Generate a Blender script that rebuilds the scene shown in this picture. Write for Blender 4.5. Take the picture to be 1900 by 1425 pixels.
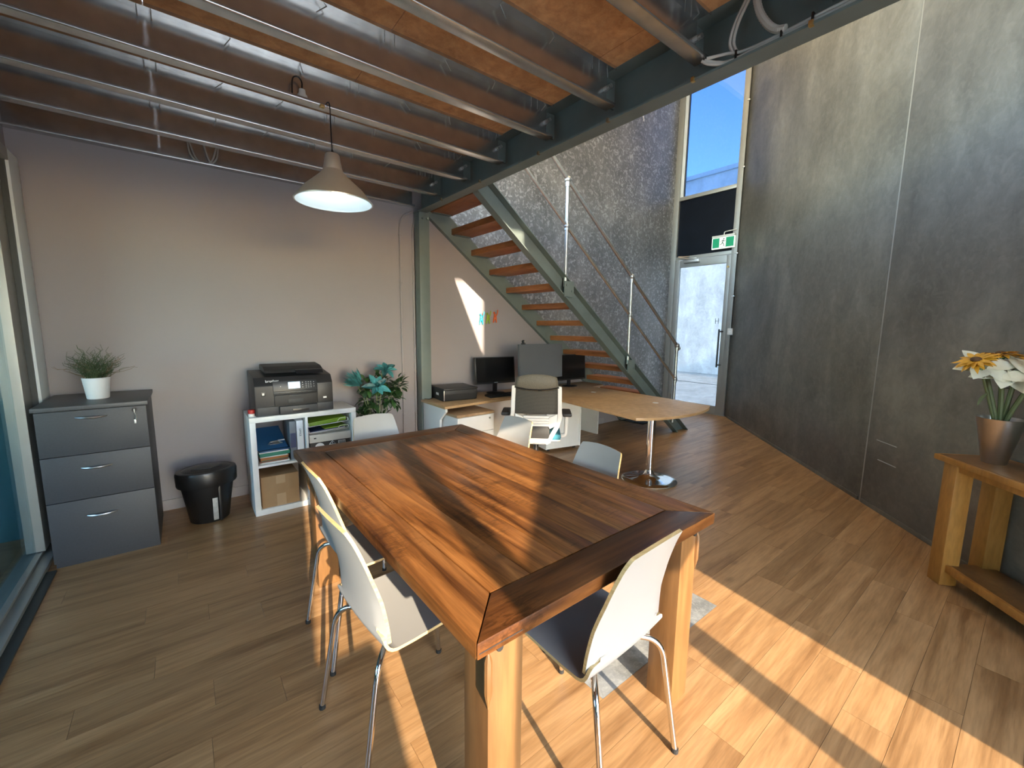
import bpy, bmesh, math, random
from mathutils import Vector, Matrix
random.seed(7)
SC = bpy.context.scene
for o in list(bpy.data.objects):
    bpy.data.objects.remove(o)
COL = SC.collection
PI = math.pi

# ------------------------------------------------------------------ camera
cam_d = bpy.data.cameras.new('camera')
cam = bpy.data.objects.new('camera', cam_d)
COL.objects.link(cam)
cam_d.sensor_fit = 'HORIZONTAL'
cam_d.sensor_width = 36.0
cam_d.lens = 36.0 * 777.28 / 1900.0
cam_d.clip_start = 0.02
cam_d.clip_end = 300
_p, _r, _y = [math.radians(a) for a in (7.7128, 0.6874, -38.1365)]
_Ry = Matrix(((math.cos(_y), math.sin(_y), 0), (-math.sin(_y), math.cos(_y), 0), (0, 0, 1)))
_B = Matrix(((1, 0, 0), (0, 0, -1), (0, 1, 0)))
_Rp = Matrix(((1, 0, 0), (0, math.cos(_p), -math.sin(_p)), (0, math.sin(_p), math.cos(_p))))
_Rr = Matrix(((math.cos(_r), -math.sin(_r), 0), (math.sin(_r), math.cos(_r), 0), (0, 0, 1)))
_M = (_Rr @ _Rp @ _B @ _Ry).transposed() @ Matrix(((1, 0, 0), (0, -1, 0), (0, 0, -1)))
cam.matrix_world = Matrix.Translation((0, 0, 1.5)) @ _M.to_4x4()
SC.camera = cam

# ------------------------------------------------------------------ sky, sun, exposure
SUN = Vector((0.185, 1.0, -0.411)).normalized()          # the way the sunlight travels
SKY_STRENGTH = 1.15
SUN_STRENGTH = 6.8
wd = bpy.data.worlds.new('sky')
SC.world = wd
wd.use_nodes = True
nt = wd.node_tree
nt.nodes.clear()
sky = nt.nodes.new('ShaderNodeTexSky')
sky.sky_type = 'NISHITA'
sky.sun_disc = False
sky.sun_elevation = math.atan2(-SUN.z, math.hypot(SUN.x, SUN.y))
sky.sun_rotation = math.atan2(-SUN.x, -SUN.y)
sky.air_density = 1.0
sky.dust_density = 0.25
sky.ozone_density = 1.2
bg = nt.nodes.new('ShaderNodeBackground')
bg.inputs['Strength'].default_value = SKY_STRENGTH
wo = nt.nodes.new('ShaderNodeOutputWorld')
nt.links.new(sky.outputs[0], bg.inputs[0])
nt.links.new(bg.outputs[0], wo.inputs[0])
sun_d = bpy.data.lights.new('sun', 'SUN')
sun_d.energy = SUN_STRENGTH
sun_d.color = (1.0, 0.83, 0.62)
sun_d.angle = math.radians(0.6)
sun_o = bpy.data.objects.new('sun', sun_d)
COL.objects.link(sun_o)
sun_o.rotation_euler = (-SUN).to_track_quat('Z', 'Y').to_euler()
sun_o.location = (-3, -14, 8)
vs = SC.view_settings
vs.view_transform = 'Standard'
vs.look = 'None'
vs.exposure = 1.25
vs.gamma = 1.0
vs.use_curve_mapping = False

# ------------------------------------------------------------------ materials
def new_mat(name):
    m = bpy.data.materials.new(name)
    m.use_nodes = True
    n = m.node_tree
    b = n.nodes['Principled BSDF']
    return m, n, b

def coords(n, scale=(1, 1, 1), rnd=0.0, rot=(0, 0, 0)):
    tc = n.nodes.new('ShaderNodeTexCoord')
    mp = n.nodes.new('ShaderNodeMapping')
    mp.inputs['Scale'].default_value = scale
    mp.inputs['Rotation'].default_value = rot
    n.links.new(tc.outputs['Object'], mp.inputs['Vector'])
    if rnd:
        oi = n.nodes.new('ShaderNodeObjectInfo')
        mu = n.nodes.new('ShaderNodeMath'); mu.operation = 'MULTIPLY'
        mu.inputs[1].default_value = rnd
        n.links.new(oi.outputs['Random'], mu.inputs[0])
        cb = n.nodes.new('ShaderNodeCombineXYZ')
        for i in range(3):
            n.links.new(mu.outputs[0], cb.inputs[i])
        n.links.new(cb.outputs[0], mp.inputs['Location'])
    return mp.outputs['Vector']

def ramp(n, src, stops):
    r = n.nodes.new('ShaderNodeValToRGB')
    e = r.color_ramp.elements
    while len(e) < len(stops):
        e.new(0.5)
    for i, (p, c) in enumerate(stops):
        e[i].position = p
        e[i].color = (c[0], c[1], c[2], 1)
    n.links.new(src, r.inputs['Fac'])
    return r.outputs['Color']

def noise(n, vec, scale, detail=4, rough=0.55, dist=0.0):
    t = n.nodes.new('ShaderNodeTexNoise')
    t.inputs['Scale'].default_value = scale
    t.inputs['Detail'].default_value = detail
    t.inputs['Roughness'].default_value = rough
    t.inputs['Distortion'].default_value = dist
    n.links.new(vec, t.inputs['Vector'])
    return t.outputs['Fac']

def mixc(n, fac, a, b, mode='MIX'):
    m = n.nodes.new('ShaderNodeMix')
    m.data_type = 'RGBA'
    m.blend_type = mode
    for sock, v in ((m.inputs[0], fac), (m.inputs[6], a), (m.inputs[7], b)):
        if hasattr(v, 'is_linked') or hasattr(v, 'links'):
            n.links.new(v, sock)
        elif isinstance(v, (int, float)):
            sock.default_value = v
        else:
            sock.default_value = (v[0], v[1], v[2], 1)
    return m.outputs[2]

def bump(n, b, src, strength=0.2, dist=0.01):
    bp = n.nodes.new('ShaderNodeBump')
    bp.inputs['Strength'].default_value = strength
    bp.inputs['Distance'].default_value = dist
    n.links.new(src, bp.inputs['Height'])
    n.links.new(bp.outputs[0], b.inputs['Normal'])

def plain(name, col, rough=0.5, metal=0.0, var=0.06, scale=6.0, spec=0.5, bmp=0.0, emit=None, estr=0.0, aniso=None):
    """a single-colour material with faint procedural variation"""
    m, n, b = new_mat(name)
    v = coords(n)
    f = noise(n, v, scale, 5)
    lo = [max(0, c * (1 - var)) for c in col]
    hi = [min(1, c * (1 + var)) for c in col]
    n.links.new(ramp(n, f, [(0.3, lo), (0.7, hi)]), b.inputs['Base Color'])
    b.inputs['Roughness'].default_value = rough
    b.inputs['Metallic'].default_value = metal
    b.inputs['Specular IOR Level'].default_value = spec
    if bmp:
        bump(n, b, noise(n, v, scale * 20, 3), bmp, 0.002)
    if emit:
        b.inputs['Emission Color'].default_value = (*emit, 1)
        b.inputs['Emission Strength'].default_value = estr
    return m

def wood(name, dark, mid, light, stretch=(1.2, 14, 14), rough=0.4, rnd=37.0, rvar=0.25, knots=0.0, spec=0.5, ring=9.0, coat=0.0, scuff=0.0, bstr=0.08):
    m, n, b = new_mat(name)
    v = coords(n, stretch, rnd)
    f1 = noise(n, v, 1.0, 6, 0.6, 0.6)
    w = n.nodes.new('ShaderNodeTexNoise')
    w.inputs['Scale'].default_value = ring
    w.inputs['Detail'].default_value = 3
    n.links.new(v, w.inputs['Vector'])
    c1 = ramp(n, f1, [(0.30, dark), (0.5, mid), (0.72, light)])
    c2 = ramp(n, w.outputs['Fac'], [(0.35, [0.72] * 3), (0.6, [1.04] * 3)])
    c = mixc(n, 0.55, c1, c2, 'MULTIPLY')
    if rvar:
        oi = n.nodes.new('ShaderNodeObjectInfo')
        rc = ramp(n, oi.outputs['Random'], [(0.0, [1 - rvar] * 3), (0.5, [1.0] * 3), (1.0, [1 + rvar * 0.6] * 3)])
        c = mixc(n, 1.0, c, rc, 'MULTIPLY')
    if knots:
        v2 = coords(n, (3.2, 6.5, 6.5), rnd)
        vo = n.nodes.new('ShaderNodeTexVoronoi')
        vo.inputs['Scale'].default_value = 0.62
        n.links.new(v2, vo.inputs['Vector'])
        kc = ramp(n, vo.outputs['Distance'], [(0.03, [1 - knots] * 3), (0.11, [1.0] * 3)])
        c = mixc(n, 1.0, c, kc, 'MULTIPLY')
    if scuff:
        v3 = coords(n, (9, 40, 9), rnd)
        f3 = noise(n, v3, 2.2, 6, 0.75, 0.8)
        v4 = coords(n, (1.2, 1.2, 1.2), rnd)
        f4 = noise(n, v4, 2.0, 3)
        mm = n.nodes.new('ShaderNodeMath'); mm.operation = 'MULTIPLY'
        n.links.new(f3, mm.inputs[0]); n.links.new(f4, mm.inputs[1])
        sc = ramp(n, mm.outputs[0], [(0.27, [1.0] * 3), (0.37, [1 - scuff] * 3)])
        c = mixc(n, 1.0, c, sc, 'MULTIPLY')
    n.links.new(c, b.inputs['Base Color'])
    b.inputs['Roughness'].default_value = rough
    b.inputs['Specular IOR Level'].default_value = spec
    if coat:
        b.inputs['Coat Weight'].default_value = coat
        b.inputs['Coat Roughness'].default_value = 0.12
    if bstr:
        bump(n, b, f1, bstr, 0.004)
    return m

def glass(name, tint=(1, 1, 1), fres=1.45, rough=0.0):
    m = bpy.data.materials.new(name)
    m.use_nodes = True
    n = m.node_tree
    n.nodes.clear()
    tr = n.nodes.new('ShaderNodeBsdfTransparent')
    tr.inputs[0].default_value = (*tint, 1)
    gl = n.nodes.new('ShaderNodeBsdfGlossy')
    gl.inputs['Roughness'].default_value = rough
    fr = n.nodes.new('ShaderNodeFresnel')
    fr.inputs['IOR'].default_value = fres
    ge = n.nodes.new('ShaderNodeNewGeometry')
    io = n.nodes.new('ShaderNodeMapRange')
    io.inputs['To Min'].default_value = fres
    io.inputs['To Max'].default_value = 1.0 / fres
    n.links.new(ge.outputs['Backfacing'], io.inputs['Value'])
    n.links.new(io.outputs[0], fr.inputs['IOR'])
    mx = n.nodes.new('ShaderNodeMixShader')
    out = n.nodes.new('ShaderNodeOutputMaterial')
    n.links.new(fr.outputs[0], mx.inputs[0])
    n.links.new(tr.outputs[0], mx.inputs[1])
    n.links.new(gl.outputs[0], mx.inputs[2])
    n.links.new(mx.outputs[0], out.inputs[0])
    return m

def concrete(name, dark, mid, light, speck=None, speck_amt=0.0, big=0.5, warm=None, rough=0.55, sscale=38.0):
    m, n, b = new_mat(name)
    v = coords(n)
    f1 = noise(n, v, big, 7, 0.62, 0.7)
    c = ramp(n, f1, [(0.30, dark), (0.5, mid), (0.70, light)])
    f2 = noise(n, coords(n, (1, 1, 0.45)), 2.6, 6, 0.65, 0.5)
    c = mixc(n, 0.6, c, ramp(n, f2, [(0.3, [0.62] * 3), (0.7, [1.36] * 3)]), 'MULTIPLY')
    f6 = noise(n, v, 9.0, 5, 0.7, 1.2)
    c = mixc(n, 0.5, c, ramp(n, f6, [(0.32, [0.75] * 3), (0.68, [1.25] * 3)]), 'MULTIPLY')
    if warm:
        f4 = noise(n, v, 0.35, 4, 0.5)
        c = mixc(n, ramp(n, f4, [(0.42, [0] * 3), (0.62, [0.75] * 3)]), c, warm, 'MULTIPLY')
    if speck:
        f3 = noise(n, v, sscale, 3, 0.55, 0.9)
        f5 = noise(n, v, 1.1, 3)
        k = n.nodes.new('ShaderNodeMath'); k.operation = 'MULTIPLY'
        n.links.new(ramp(n, f3, [(0.50, [0] * 3), (0.66, [1] * 3)]), k.inputs[0])
        n.links.new(ramp(n, f5, [(0.25, [0.35 * speck_amt] * 3), (0.65, [speck_amt] * 3)]), k.inputs[1])
        c = mixc(n, k.outputs[0], c, speck)
    n.links.new(c, b.inputs['Base Color'])
    b.inputs['Roughness'].default_value = rough
    bump(n, b, noise(n, v, 22, 6, 0.6), 0.14, 0.012)
    return m

M = {}
M['floor'] = wood('oak vinyl plank', (0.235, 0.118, 0.046), (0.385, 0.215, 0.093), (0.475, 0.282, 0.132), (1.2, 16, 16), 0.34, 61.0, 0.14, 0.35, 0.45, 7.0, bstr=0.03)
M['floor_grey'] = concrete('grey stone vinyl', (0.16, 0.17, 0.17), (0.25, 0.26, 0.26), (0.34, 0.35, 0.34), (0.42, 0.42, 0.40), 0.5, 9.0, None, 0.4, 60)
M['slab'] = plain('floor joint', (0.10, 0.065, 0.035), 0.6)
M['beige'] = plain('beige wall paint', (0.315, 0.285, 0.290), 0.62, var=0.02, scale=2.0, bmp=0.05)
M['skirt'] = plain('skirting paint', (0.32, 0.29, 0.295), 0.45, var=0.02)
M['conc_stair'] = concrete('speckled grey concrete', (0.095, 0.098, 0.105), (0.145, 0.148, 0.155), (0.21, 0.21, 0.215), (0.50, 0.51, 0.54), 0.62, 0.7, rough=0.42, sscale=21.0)
M['conc_right'] = concrete('rough grey concrete', (0.088, 0.082, 0.068), (0.152, 0.142, 0.119), (0.230, 0.215, 0.180), (0.31, 0.29, 0.24), 0.16, 0.55, (1.0, 0.93, 0.80), 0.6, 16.0)
M['conc_out'] = concrete('pale render outside', (0.66, 0.66, 0.64), (0.75, 0.75, 0.73), (0.82, 0.82, 0.80), None, 0, 0.8)
M['ground'] = concrete('pale driveway concrete', (0.52, 0.49, 0.43), (0.60, 0.57, 0.50), (0.68, 0.65, 0.58), None, 0, 0.6, rough=0.8)
M['galv'] = plain('galvanised steel', (0.62, 0.63, 0.63), 0.27, 0.95, 0.10, 14.0)
M['galv_pipe'] = plain('galvanised pipe', (0.55, 0.56, 0.54), 0.36, 0.9, 0.12, 30.0)
M['chip'] = concrete('particleboard', (0.46, 0.225, 0.090), (0.57, 0.30, 0.130), (0.65, 0.37, 0.17), (0.72, 0.45, 0.24), 0.30, 14.0, rough=0.75, sscale=120.0)
M['steel_paint'] = plain('grey green steel paint', (0.150, 0.185, 0.175), 0.42, 0.0, 0.10, 5.0)
M['tread'] = wood('red hardwood tread', (0.22, 0.070, 0.022), (0.36, 0.125, 0.038), (0.46, 0.18, 0.060), (6, 1.2, 9), 0.45, 29.0, 0.16, 0.3)
M['alu'] = plain('anodised aluminium', (0.33, 0.33, 0.305), 0.42, 0.45, 0.05, 4.0)
M['alu_white'] = plain('pale aluminium strip', (0.62, 0.68, 0.70), 0.45, 0.0, 0.04, 4.0)
M['alu_dark'] = plain('dark aluminium gasket', (0.05, 0.055, 0.055), 0.5, 0.3)
M['black_gloss'] = plain('black spandrel glass', (0.004, 0.006, 0.011), 0.30, 0, 0.2, spec=0.15)
M['glass'] = glass('door glass with dimming tint', (0.40, 0.42, 0.44))  # tint added to dim the daylight seen through the door
M['glass_tint'] = glass('window glass with dimming tint', (0.215, 0.29, 0.40), 1.5)  # tint added to dim and blue the sky behind the pane
M['glass_part'] = glass('teal partition glass', (0.72, 0.84, 0.87), 1.45)
M['teal_wall'] = plain('dark teal wall paint', (0.05, 0.145, 0.165), 0.6)
M['cab'] = plain('charcoal cabinet laminate', (0.040, 0.041, 0.046), 0.5, 0, 0.10, 90.0)
M['cab_top'] = plain('charcoal cabinet top', (0.060, 0.060, 0.064), 0.42, 0, 0.12, 120.0)
M['chrome'] = plain('chrome', (0.78, 0.78, 0.77), 0.09, 1.0, 0.02)
M['satin'] = plain('satin nickel', (0.62, 0.60, 0.57), 0.28, 1.0, 0.04)
M['white_lam'] = plain('white laminate', (0.74, 0.74, 0.72), 0.38, 0, 0.02)
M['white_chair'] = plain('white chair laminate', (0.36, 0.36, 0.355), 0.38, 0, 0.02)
M['ply'] = wood('pale plywood edge', (0.48, 0.33, 0.13), (0.60, 0.43, 0.20), (0.68, 0.52, 0.27), (3, 3, 90), 0.5, 5.0, 0.0)
M['table'] = wood('stained pine table top', (0.040, 0.0125, 0.0035), (0.165, 0.062, 0.0165), (0.310, 0.130, 0.038), (24, 1.6, 24), 0.34, 23.0, 0.06, 0.55, 0.22, 7.0, coat=0.06, scuff=0.55, bstr=0.04)
M['table_x'] = wood('stained pine end board', (0.050, 0.017, 0.0055), (0.125, 0.045, 0.013), (0.22, 0.086, 0.025), (1.6, 24, 24), 0.32, 31.0, 0.10, 0.5, 0.22, 7.0, coat=0.06, scuff=0.5, bstr=0.04)
M['table_leg'] = wood('honey pine leg', (0.110, 0.050, 0.017), (0.172, 0.083, 0.029), (0.225, 0.115, 0.043), (9, 9, 1.1), 0.38, 17.0, 0.06, 0.35, 0.5, 6.0, coat=0.2)
M['side_wood'] = wood('golden pine', (0.30, 0.128, 0.026), (0.43, 0.192, 0.040), (0.51, 0.245, 0.060), (6, 6, 1.3), 0.40, 13.0, 0.06, 0.3)
M['side_top'] = wood('dark pine top', (0.13, 0.060, 0.020), (0.20, 0.098, 0.034), (0.27, 0.14, 0.052), (4, 4, 9), 0.36, 19.0, 0.06, 0.3)
M['desk'] = wood('light oak laminate', (0.34, 0.215, 0.115), (0.42, 0.28, 0.16), (0.48, 0.335, 0.205), (6, 1.0, 6), 0.34, 0.0, 0.0, ring=5.0, bstr=0)
M['desk_edge'] = wood('oak edge band', (0.42, 0.25, 0.11), (0.50, 0.31, 0.15), (0.55, 0.36, 0.19), (2, 2, 20), 0.4, 0.0, 0.0, bstr=0)
M['black'] = plain('black plastic', (0.012, 0.012, 0.013), 0.32, 0, 0.1)
M['black_matt'] = plain('matt black plastic', (0.020, 0.020, 0.021), 0.55, 0, 0.1, 60)
M['black_soft'] = plain('black rubber', (0.012, 0.012, 0.012), 0.75)
M['printer'] = plain('printer casing', (0.017, 0.0175, 0.020), 0.45, 0, 0.1, 80, bmp=0.05)
M['printer_lo'] = plain('printer charcoal panel', (0.030, 0.033, 0.038), 0.5, 0, 0.08, 80)
M['printer_gloss'] = plain('printer gloss panel', (0.010, 0.012, 0.016), 0.38)
M['lcd'] = plain('lit lcd', (0.3, 0.5, 0.6), 0.3, emit=(0.55, 0.78, 0.95), estr=0.75, var=0.03)
M['screen'] = plain('dark monitor screen', (0.008, 0.008, 0.009), 0.22)
M['screen_grey'] = plain('grey monitor with painted reflection', (0.090, 0.098, 0.108), 0.5, 0, 0.04)  # grey screen reflection painted as flat colour, housing included
M['mark'] = plain('pale lettering', (0.75, 0.75, 0.75), 0.5, 0, 0.02)
M['pot'] = plain('white ceramic pot', (0.70, 0.71, 0.72), 0.35, 0, 0.03)
M['twig'] = plain('green twigs', (0.050, 0.080, 0.030), 0.6, 0, 0.35, 30)
M['twig_dry'] = plain('dry twigs', (0.16, 0.115, 0.06), 0.7, 0, 0.3, 30)
M['soil'] = plain('soil', (0.03, 0.022, 0.015), 0.9)
M['leaf'] = plain('dark green leaf', (0.022, 0.062, 0.018), 0.42, 0, 0.4, 20)
M['leaf2'] = plain('mid green leaf', (0.045, 0.115, 0.030), 0.42, 0, 0.4, 20)
M['teal_petal'] = plain('teal petal', (0.060, 0.260, 0.270), 0.5, 0, 0.25, 25)
M['teal_dark'] = plain('deep teal petal', (0.022, 0.115, 0.125), 0.5, 0, 0.3, 25)
M['stem'] = plain('pale green stem', (0.20, 0.25, 0.12), 0.6)
M['carton'] = plain('cardboard', (0.36, 0.225, 0.115), 0.8, 0, 0.05, 12)
M['tape'] = plain('parcel tape', (0.44, 0.30, 0.17), 0.3, 0, 0.03)
M['blue_folder'] = plain('blue folder', (0.018, 0.085, 0.20), 0.4)
M['dkblue'] = plain('navy folder', (0.02, 0.035, 0.10), 0.4)
M['green_folder'] = plain('green folder', (0.03, 0.22, 0.145), 0.45)
M['orange_folder'] = plain('orange folder', (0.42, 0.16, 0.045), 0.5)
M['brown_folder'] = plain('brown folder', (0.22, 0.085, 0.045), 0.5)
M['paper'] = plain('paper', (0.74, 0.74, 0.72), 0.7, 0, 0.02)
M['lime'] = plain('lime green plastic', (0.20, 0.33, 0.02), 0.35)
M['binder_grey'] = plain('grey binder', (0.13, 0.15, 0.175), 0.45)
M['binder_white'] = plain('white binder', (0.70, 0.70, 0.73), 0.4)
M['red'] = plain('red plastic', (0.42, 0.03, 0.025), 0.35)
M['mesh'] = plain('black chair mesh', (0.040, 0.037, 0.033), 0.65, 0, 0.3, 200)
M['mesh_woven'] = plain('woven headrest mesh', (0.125, 0.110, 0.085), 0.6, 0, 0.3, 200)  # tan weave for the headrest and the back mesh
M['white_plastic'] = plain('white chair plastic', (0.72, 0.71, 0.68), 0.35, 0, 0.02)
M['seat_teal'] = plain('teal seat fabric', (0.03, 0.17, 0.235), 0.85, 0, 0.1, 160, bmp=0.2)
M['lamp_steel'] = plain('brushed steel shade', (0.66, 0.65, 0.64), 0.38, 0.75, 0.05, 5)
M['lamp_in'] = plain('white enamel', (0.80, 0.86, 0.87), 0.4, 0, 0.01)
M['bulb'] = plain('lit bulb', (0.9, 0.95, 1), 0.3, emit=(0.80, 0.95, 1.0), estr=14.0, var=0)
M['sign_green'] = plain('exit sign green', (0.0, 0.20, 0.085), 0.3, emit=(0.0, 0.22, 0.10), estr=0.25)
M['sign_white'] = plain('exit sign white', (0.85, 0.9, 0.8), 0.3, emit=(0.80, 0.88, 0.74), estr=0.22)
M['offwhite'] = plain('off white plastic', (0.62, 0.61, 0.56), 0.45, 0, 0.03)
M['cable_white'] = plain('grey white cable', (0.50, 0.48, 0.43), 0.5)
M['hook_blue'] = plain('blue hook', (0.02, 0.36, 0.50), 0.4)
M['hook_green'] = plain('lime hook', (0.30, 0.42, 0.02), 0.4)
M['hook_orange'] = plain('orange hook', (0.70, 0.12, 0.02), 0.4)
M['vase'] = plain('brushed pewter vase', (0.50, 0.46, 0.41), 0.33, 1.0, 0.10, 12)
M['petal_yellow'] = plain('yellow petal', (0.62, 0.30, 0.018), 0.5, 0, 0.25, 30)
M['petal_white'] = plain('cream petal', (0.74, 0.70, 0.56), 0.5, 0, 0.08, 20)
M['flower_core'] = plain('brown flower heart', (0.10, 0.045, 0.015), 0.8)
M['stem_dark'] = plain('flower stem', (0.085, 0.105, 0.040), 0.55)
M['brass'] = plain('brass clip', (0.60, 0.42, 0.16), 0.35, 0.9)
def translucent(name, col):
    m = bpy.data.materials.new(name); m.use_nodes = True
    n = m.node_tree; n.nodes.clear()
    t = n.nodes.new('ShaderNodeBsdfTranslucent'); t.inputs[0].default_value = (*col, 1)
    o = n.nodes.new('ShaderNodeOutputMaterial'); n.links.new(t.outputs[0], o.inputs[0])
    return m
M['roof_diffuser'] = translucent('added roof diffuser', (0.68, 0.53, 0.35))
M['sealant_pale'] = plain('chalk', (0.48, 0.46, 0.42), 0.9)
M['sealant'] = plain('pale joint sealant', (0.30, 0.275, 0.23), 0.7)
M['sticker'] = plain('silver label', (0.45, 0.47, 0.48), 0.35, 0.3, 0.15, 60)

# ------------------------------------------------------------------ mesh helpers
def nb():
    return bmesh.new()

def box(bm, x0, x1, y0, y1, z0, z1, bev=0.0, mat=None, mi=0):
    t = bmesh.new()
    bmesh.ops.create_cube(t, size=1.0)
    for v in t.verts:
        v.co = Vector(((x0 + x1) / 2 + v.co.x * (x1 - x0), (y0 + y1) / 2 + v.co.y * (y1 - y0), (z0 + z1) / 2 + v.co.z * (z1 - z0)))
    if bev:
        bmesh.ops.bevel(t, geom=list(t.edges), offset=bev, segments=2, profile=0.6, affect='EDGES')
    _merge(bm, t, mat, mi)

def _merge(bm, t, mat=None, mi=0):
    if mat is not None:
        bmesh.ops.transform(t, matrix=mat, verts=list(t.verts))
    off = {}
    for v in t.verts:
        off[v] = bm.verts.new(v.co)
    for f in t.faces:
        try:
            nf = bm.faces.new([off[v] for v in f.verts])
            nf.material_index = f.material_index if f.material_index else mi
        except ValueError:
            pass
    t.free()

def prism(bm, poly, axis, a, b, bev=0.0, mat=None, mi=0):
    """poly: 2D points; axis 0: (y,z), 1: (x,z), 2: (x,y); extruded from a to b along the axis"""
    t = bmesh.new()
    def P(p, h):
        if axis == 0: return (h, p[0], p[1])
        if axis == 1: return (p[0], h, p[1])
        return (p[0], p[1], h)
    va = [t.verts.new(P(p, a)) for p in poly]
    vb = [t.verts.new(P(p, b)) for p in poly]
    n = len(poly)
    t.faces.new(va); t.faces.new(vb[::-1])
    for i in range(n):
        j = (i + 1) % n
        t.faces.new([va[j], va[i], vb[i], vb[j]])
    bmesh.ops.recalc_face_normals(t, faces=list(t.faces))
    if bev:
        bmesh.ops.bevel(t, geom=list(t.edges), offset=bev, segments=2, profile=0.6, affect='EDGES')
    _merge(bm, t, mat, mi)

def tube(bm, pts, r, seg=8, caps=True, mi=0):
    """round tube through points; r a number or a list"""
    pts = [Vector(p) for p in pts]
    n = len(pts)
    rs = r if isinstance(r, (list, tuple)) else [r] * n
    T = []
    for i in range(n):
        a = pts[max(i - 1, 0)]; b = pts[min(i + 1, n - 1)]
        T.append((b - a).normalized())
    up = Vector((0, 0, 1)) if abs(T[0].z) < 0.9 else Vector((1, 0, 0))
    u = T[0].cross(up).normalized()
    rings = []
    for i in range(n):
        u = (u - T[i] * u.dot(T[i])).normalized()
        w = T[i].cross(u)
        rings.append([bm.verts.new(pts[i] + (u * math.cos(2 * PI * k / seg) + w * math.sin(2 * PI * k / seg)) * rs[i]) for k in range(seg)])
    for i in range(n - 1):
        for k in range(seg):
            f = bm.faces.new([rings[i][k], rings[i][(k + 1) % seg], rings[i + 1][(k + 1) % seg], rings[i + 1][k]])
            f.material_index = mi
    if caps:
        bm.faces.new(rings[0][::-1]).material_index = mi
        bm.faces.new(rings[-1]).material_index = mi

def smooth_path(ctrl, n=8):
    """Catmull-Rom through control points"""
    c = [Vector(p) for p in ctrl]
    c = [c[0] * 2 - c[1]] + c + [c[-1] * 2 - c[-2]]
    out = []
    for i in range(1, len(c) - 2):
        for k in range(n):
            t = k / n
            p0, p1, p2, p3 = c[i - 1:i + 3]
            out.append(0.5 * ((2 * p1) + (p2 - p0) * t + (2 * p0 - 5 * p1 + 4 * p2 - p3) * t * t + (3 * p1 - p0 - 3 * p2 + p3) * t ** 3))
    out.append(c[-2])
    return out

def bend(pts, rad, n=6):
    """polyline with rounded corners"""
    pts = [Vector(p) for p in pts]
    out = [pts[0]]
    for i in range(1, len(pts) - 1):
        a, b, c = pts[i - 1], pts[i], pts[i + 1]
        d1 = (a - b); d2 = (c - b)
        r = min(rad, d1.length * 0.49, d2.length * 0.49)
        s = b + d1.normalized() * r; e = b + d2.normalized() * r
        for k in range(n + 1):
            t = k / n
            out.append(s * (1 - t) ** 2 + b * 2 * t * (1 - t) + e * t * t)
    out.append(pts[-1])
    return out

def lathe(bm, prof, c=(0, 0, 0), seg=32, sx=1.0, sy=1.0, mi=0, close=False):
    rings = []
    for (r, z) in prof:
        if r < 1e-6:
            rings.append([bm.verts.new((c[0], c[1], c[2] + z))])
        else:
            rings.append([bm.verts.new((c[0] + r * sx * math.cos(2 * PI * k / seg), c[1] + r * sy * math.sin(2 * PI * k / seg), c[2] + z)) for k in range(seg)])
    for i in range(len(rings) - 1):
        A, B = rings[i], rings[i + 1]
        for k in range(seg):
            j = (k + 1) % seg
            if len(A) == 1 and len(B) == 1: continue
            if len(A) == 1: f = [A[0], B[j], B[k]]
            elif len(B) == 1: f = [A[k], A[j], B[0]]
            else: f = [A[k], A[j], B[j], B[k]]
            bm.faces.new(f).material_index = mi

def ball(bm, c, r, seg=12, mi=0, s=(1, 1, 1)):
    t = bmesh.new()
    bmesh.ops.create_uvsphere(t, u_segments=seg, v_segments=max(6, seg // 2 + 2), radius=r)
    for v in t.verts:
        v.co = Vector((v.co.x * s[0] + c[0], v.co.y * s[1] + c[1], v.co.z * s[2] + c[2]))
    _merge(bm, t, None, mi)

def cyl(bm, a, b, r, seg=12, mi=0, r2=None):
    tube(bm, [a, b], [r, r if r2 is None else r2], seg, True, mi)

def obj(name, bm, mats, parent=None, smooth=True, ang=35, mw=None):
    bmesh.ops.recalc_face_normals(bm, faces=list(bm.faces)) if smooth != 'raw' else None
    me = bpy.data.meshes.new(name)
    bm.to_mesh(me); bm.free()
    for m in (mats if isinstance(mats, (list, tuple)) else [mats]):
        me.materials.append(M[m])
    if smooth:
        for p in me.polygons: p.use_smooth = True
        me.set_sharp_from_angle(angle=math.radians(ang))
    o = bpy.data.objects.new(name, me)
    COL.objects.link(o)
    if mw is not None: o.matrix_world = mw
    if parent is not None: o.parent = parent
    return o

def tag(o, label, cat, group=None):
    o['label'] = label; o['category'] = cat
    if group: o['group'] = group
    return o

def thing(name, label, cat, loc=(0, 0, 0), rz=0.0, group=None):
    o = bpy.data.objects.new(name, None)
    o.empty_display_size = 0.1
    COL.objects.link(o)
    o.location = loc; o.rotation_euler = (0, 0, rz)
    return tag(o, label, cat, group)

def struct(o):
    o['kind'] = 'structure'
    return o

def sempty(name, loc=(0, 0, 0)):
    o = bpy.data.objects.new(name, None)
    o.empty_display_size = 0.1
    COL.objects.link(o); o.location = loc
    return struct(o)

def dup(o, parent=None):
    c = o.copy(); COL.objects.link(c)
    if parent is not None: c.parent = parent
    for ch in list(o.children): dup(ch, c)
    return c

def bobj(name, mats, parent, *boxes, bev=0.0, smooth=True):
    bm = nb()
    for b in boxes: box(bm, *b, bev=bev)
    return obj(name, bm, mats, parent, smooth)

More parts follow.
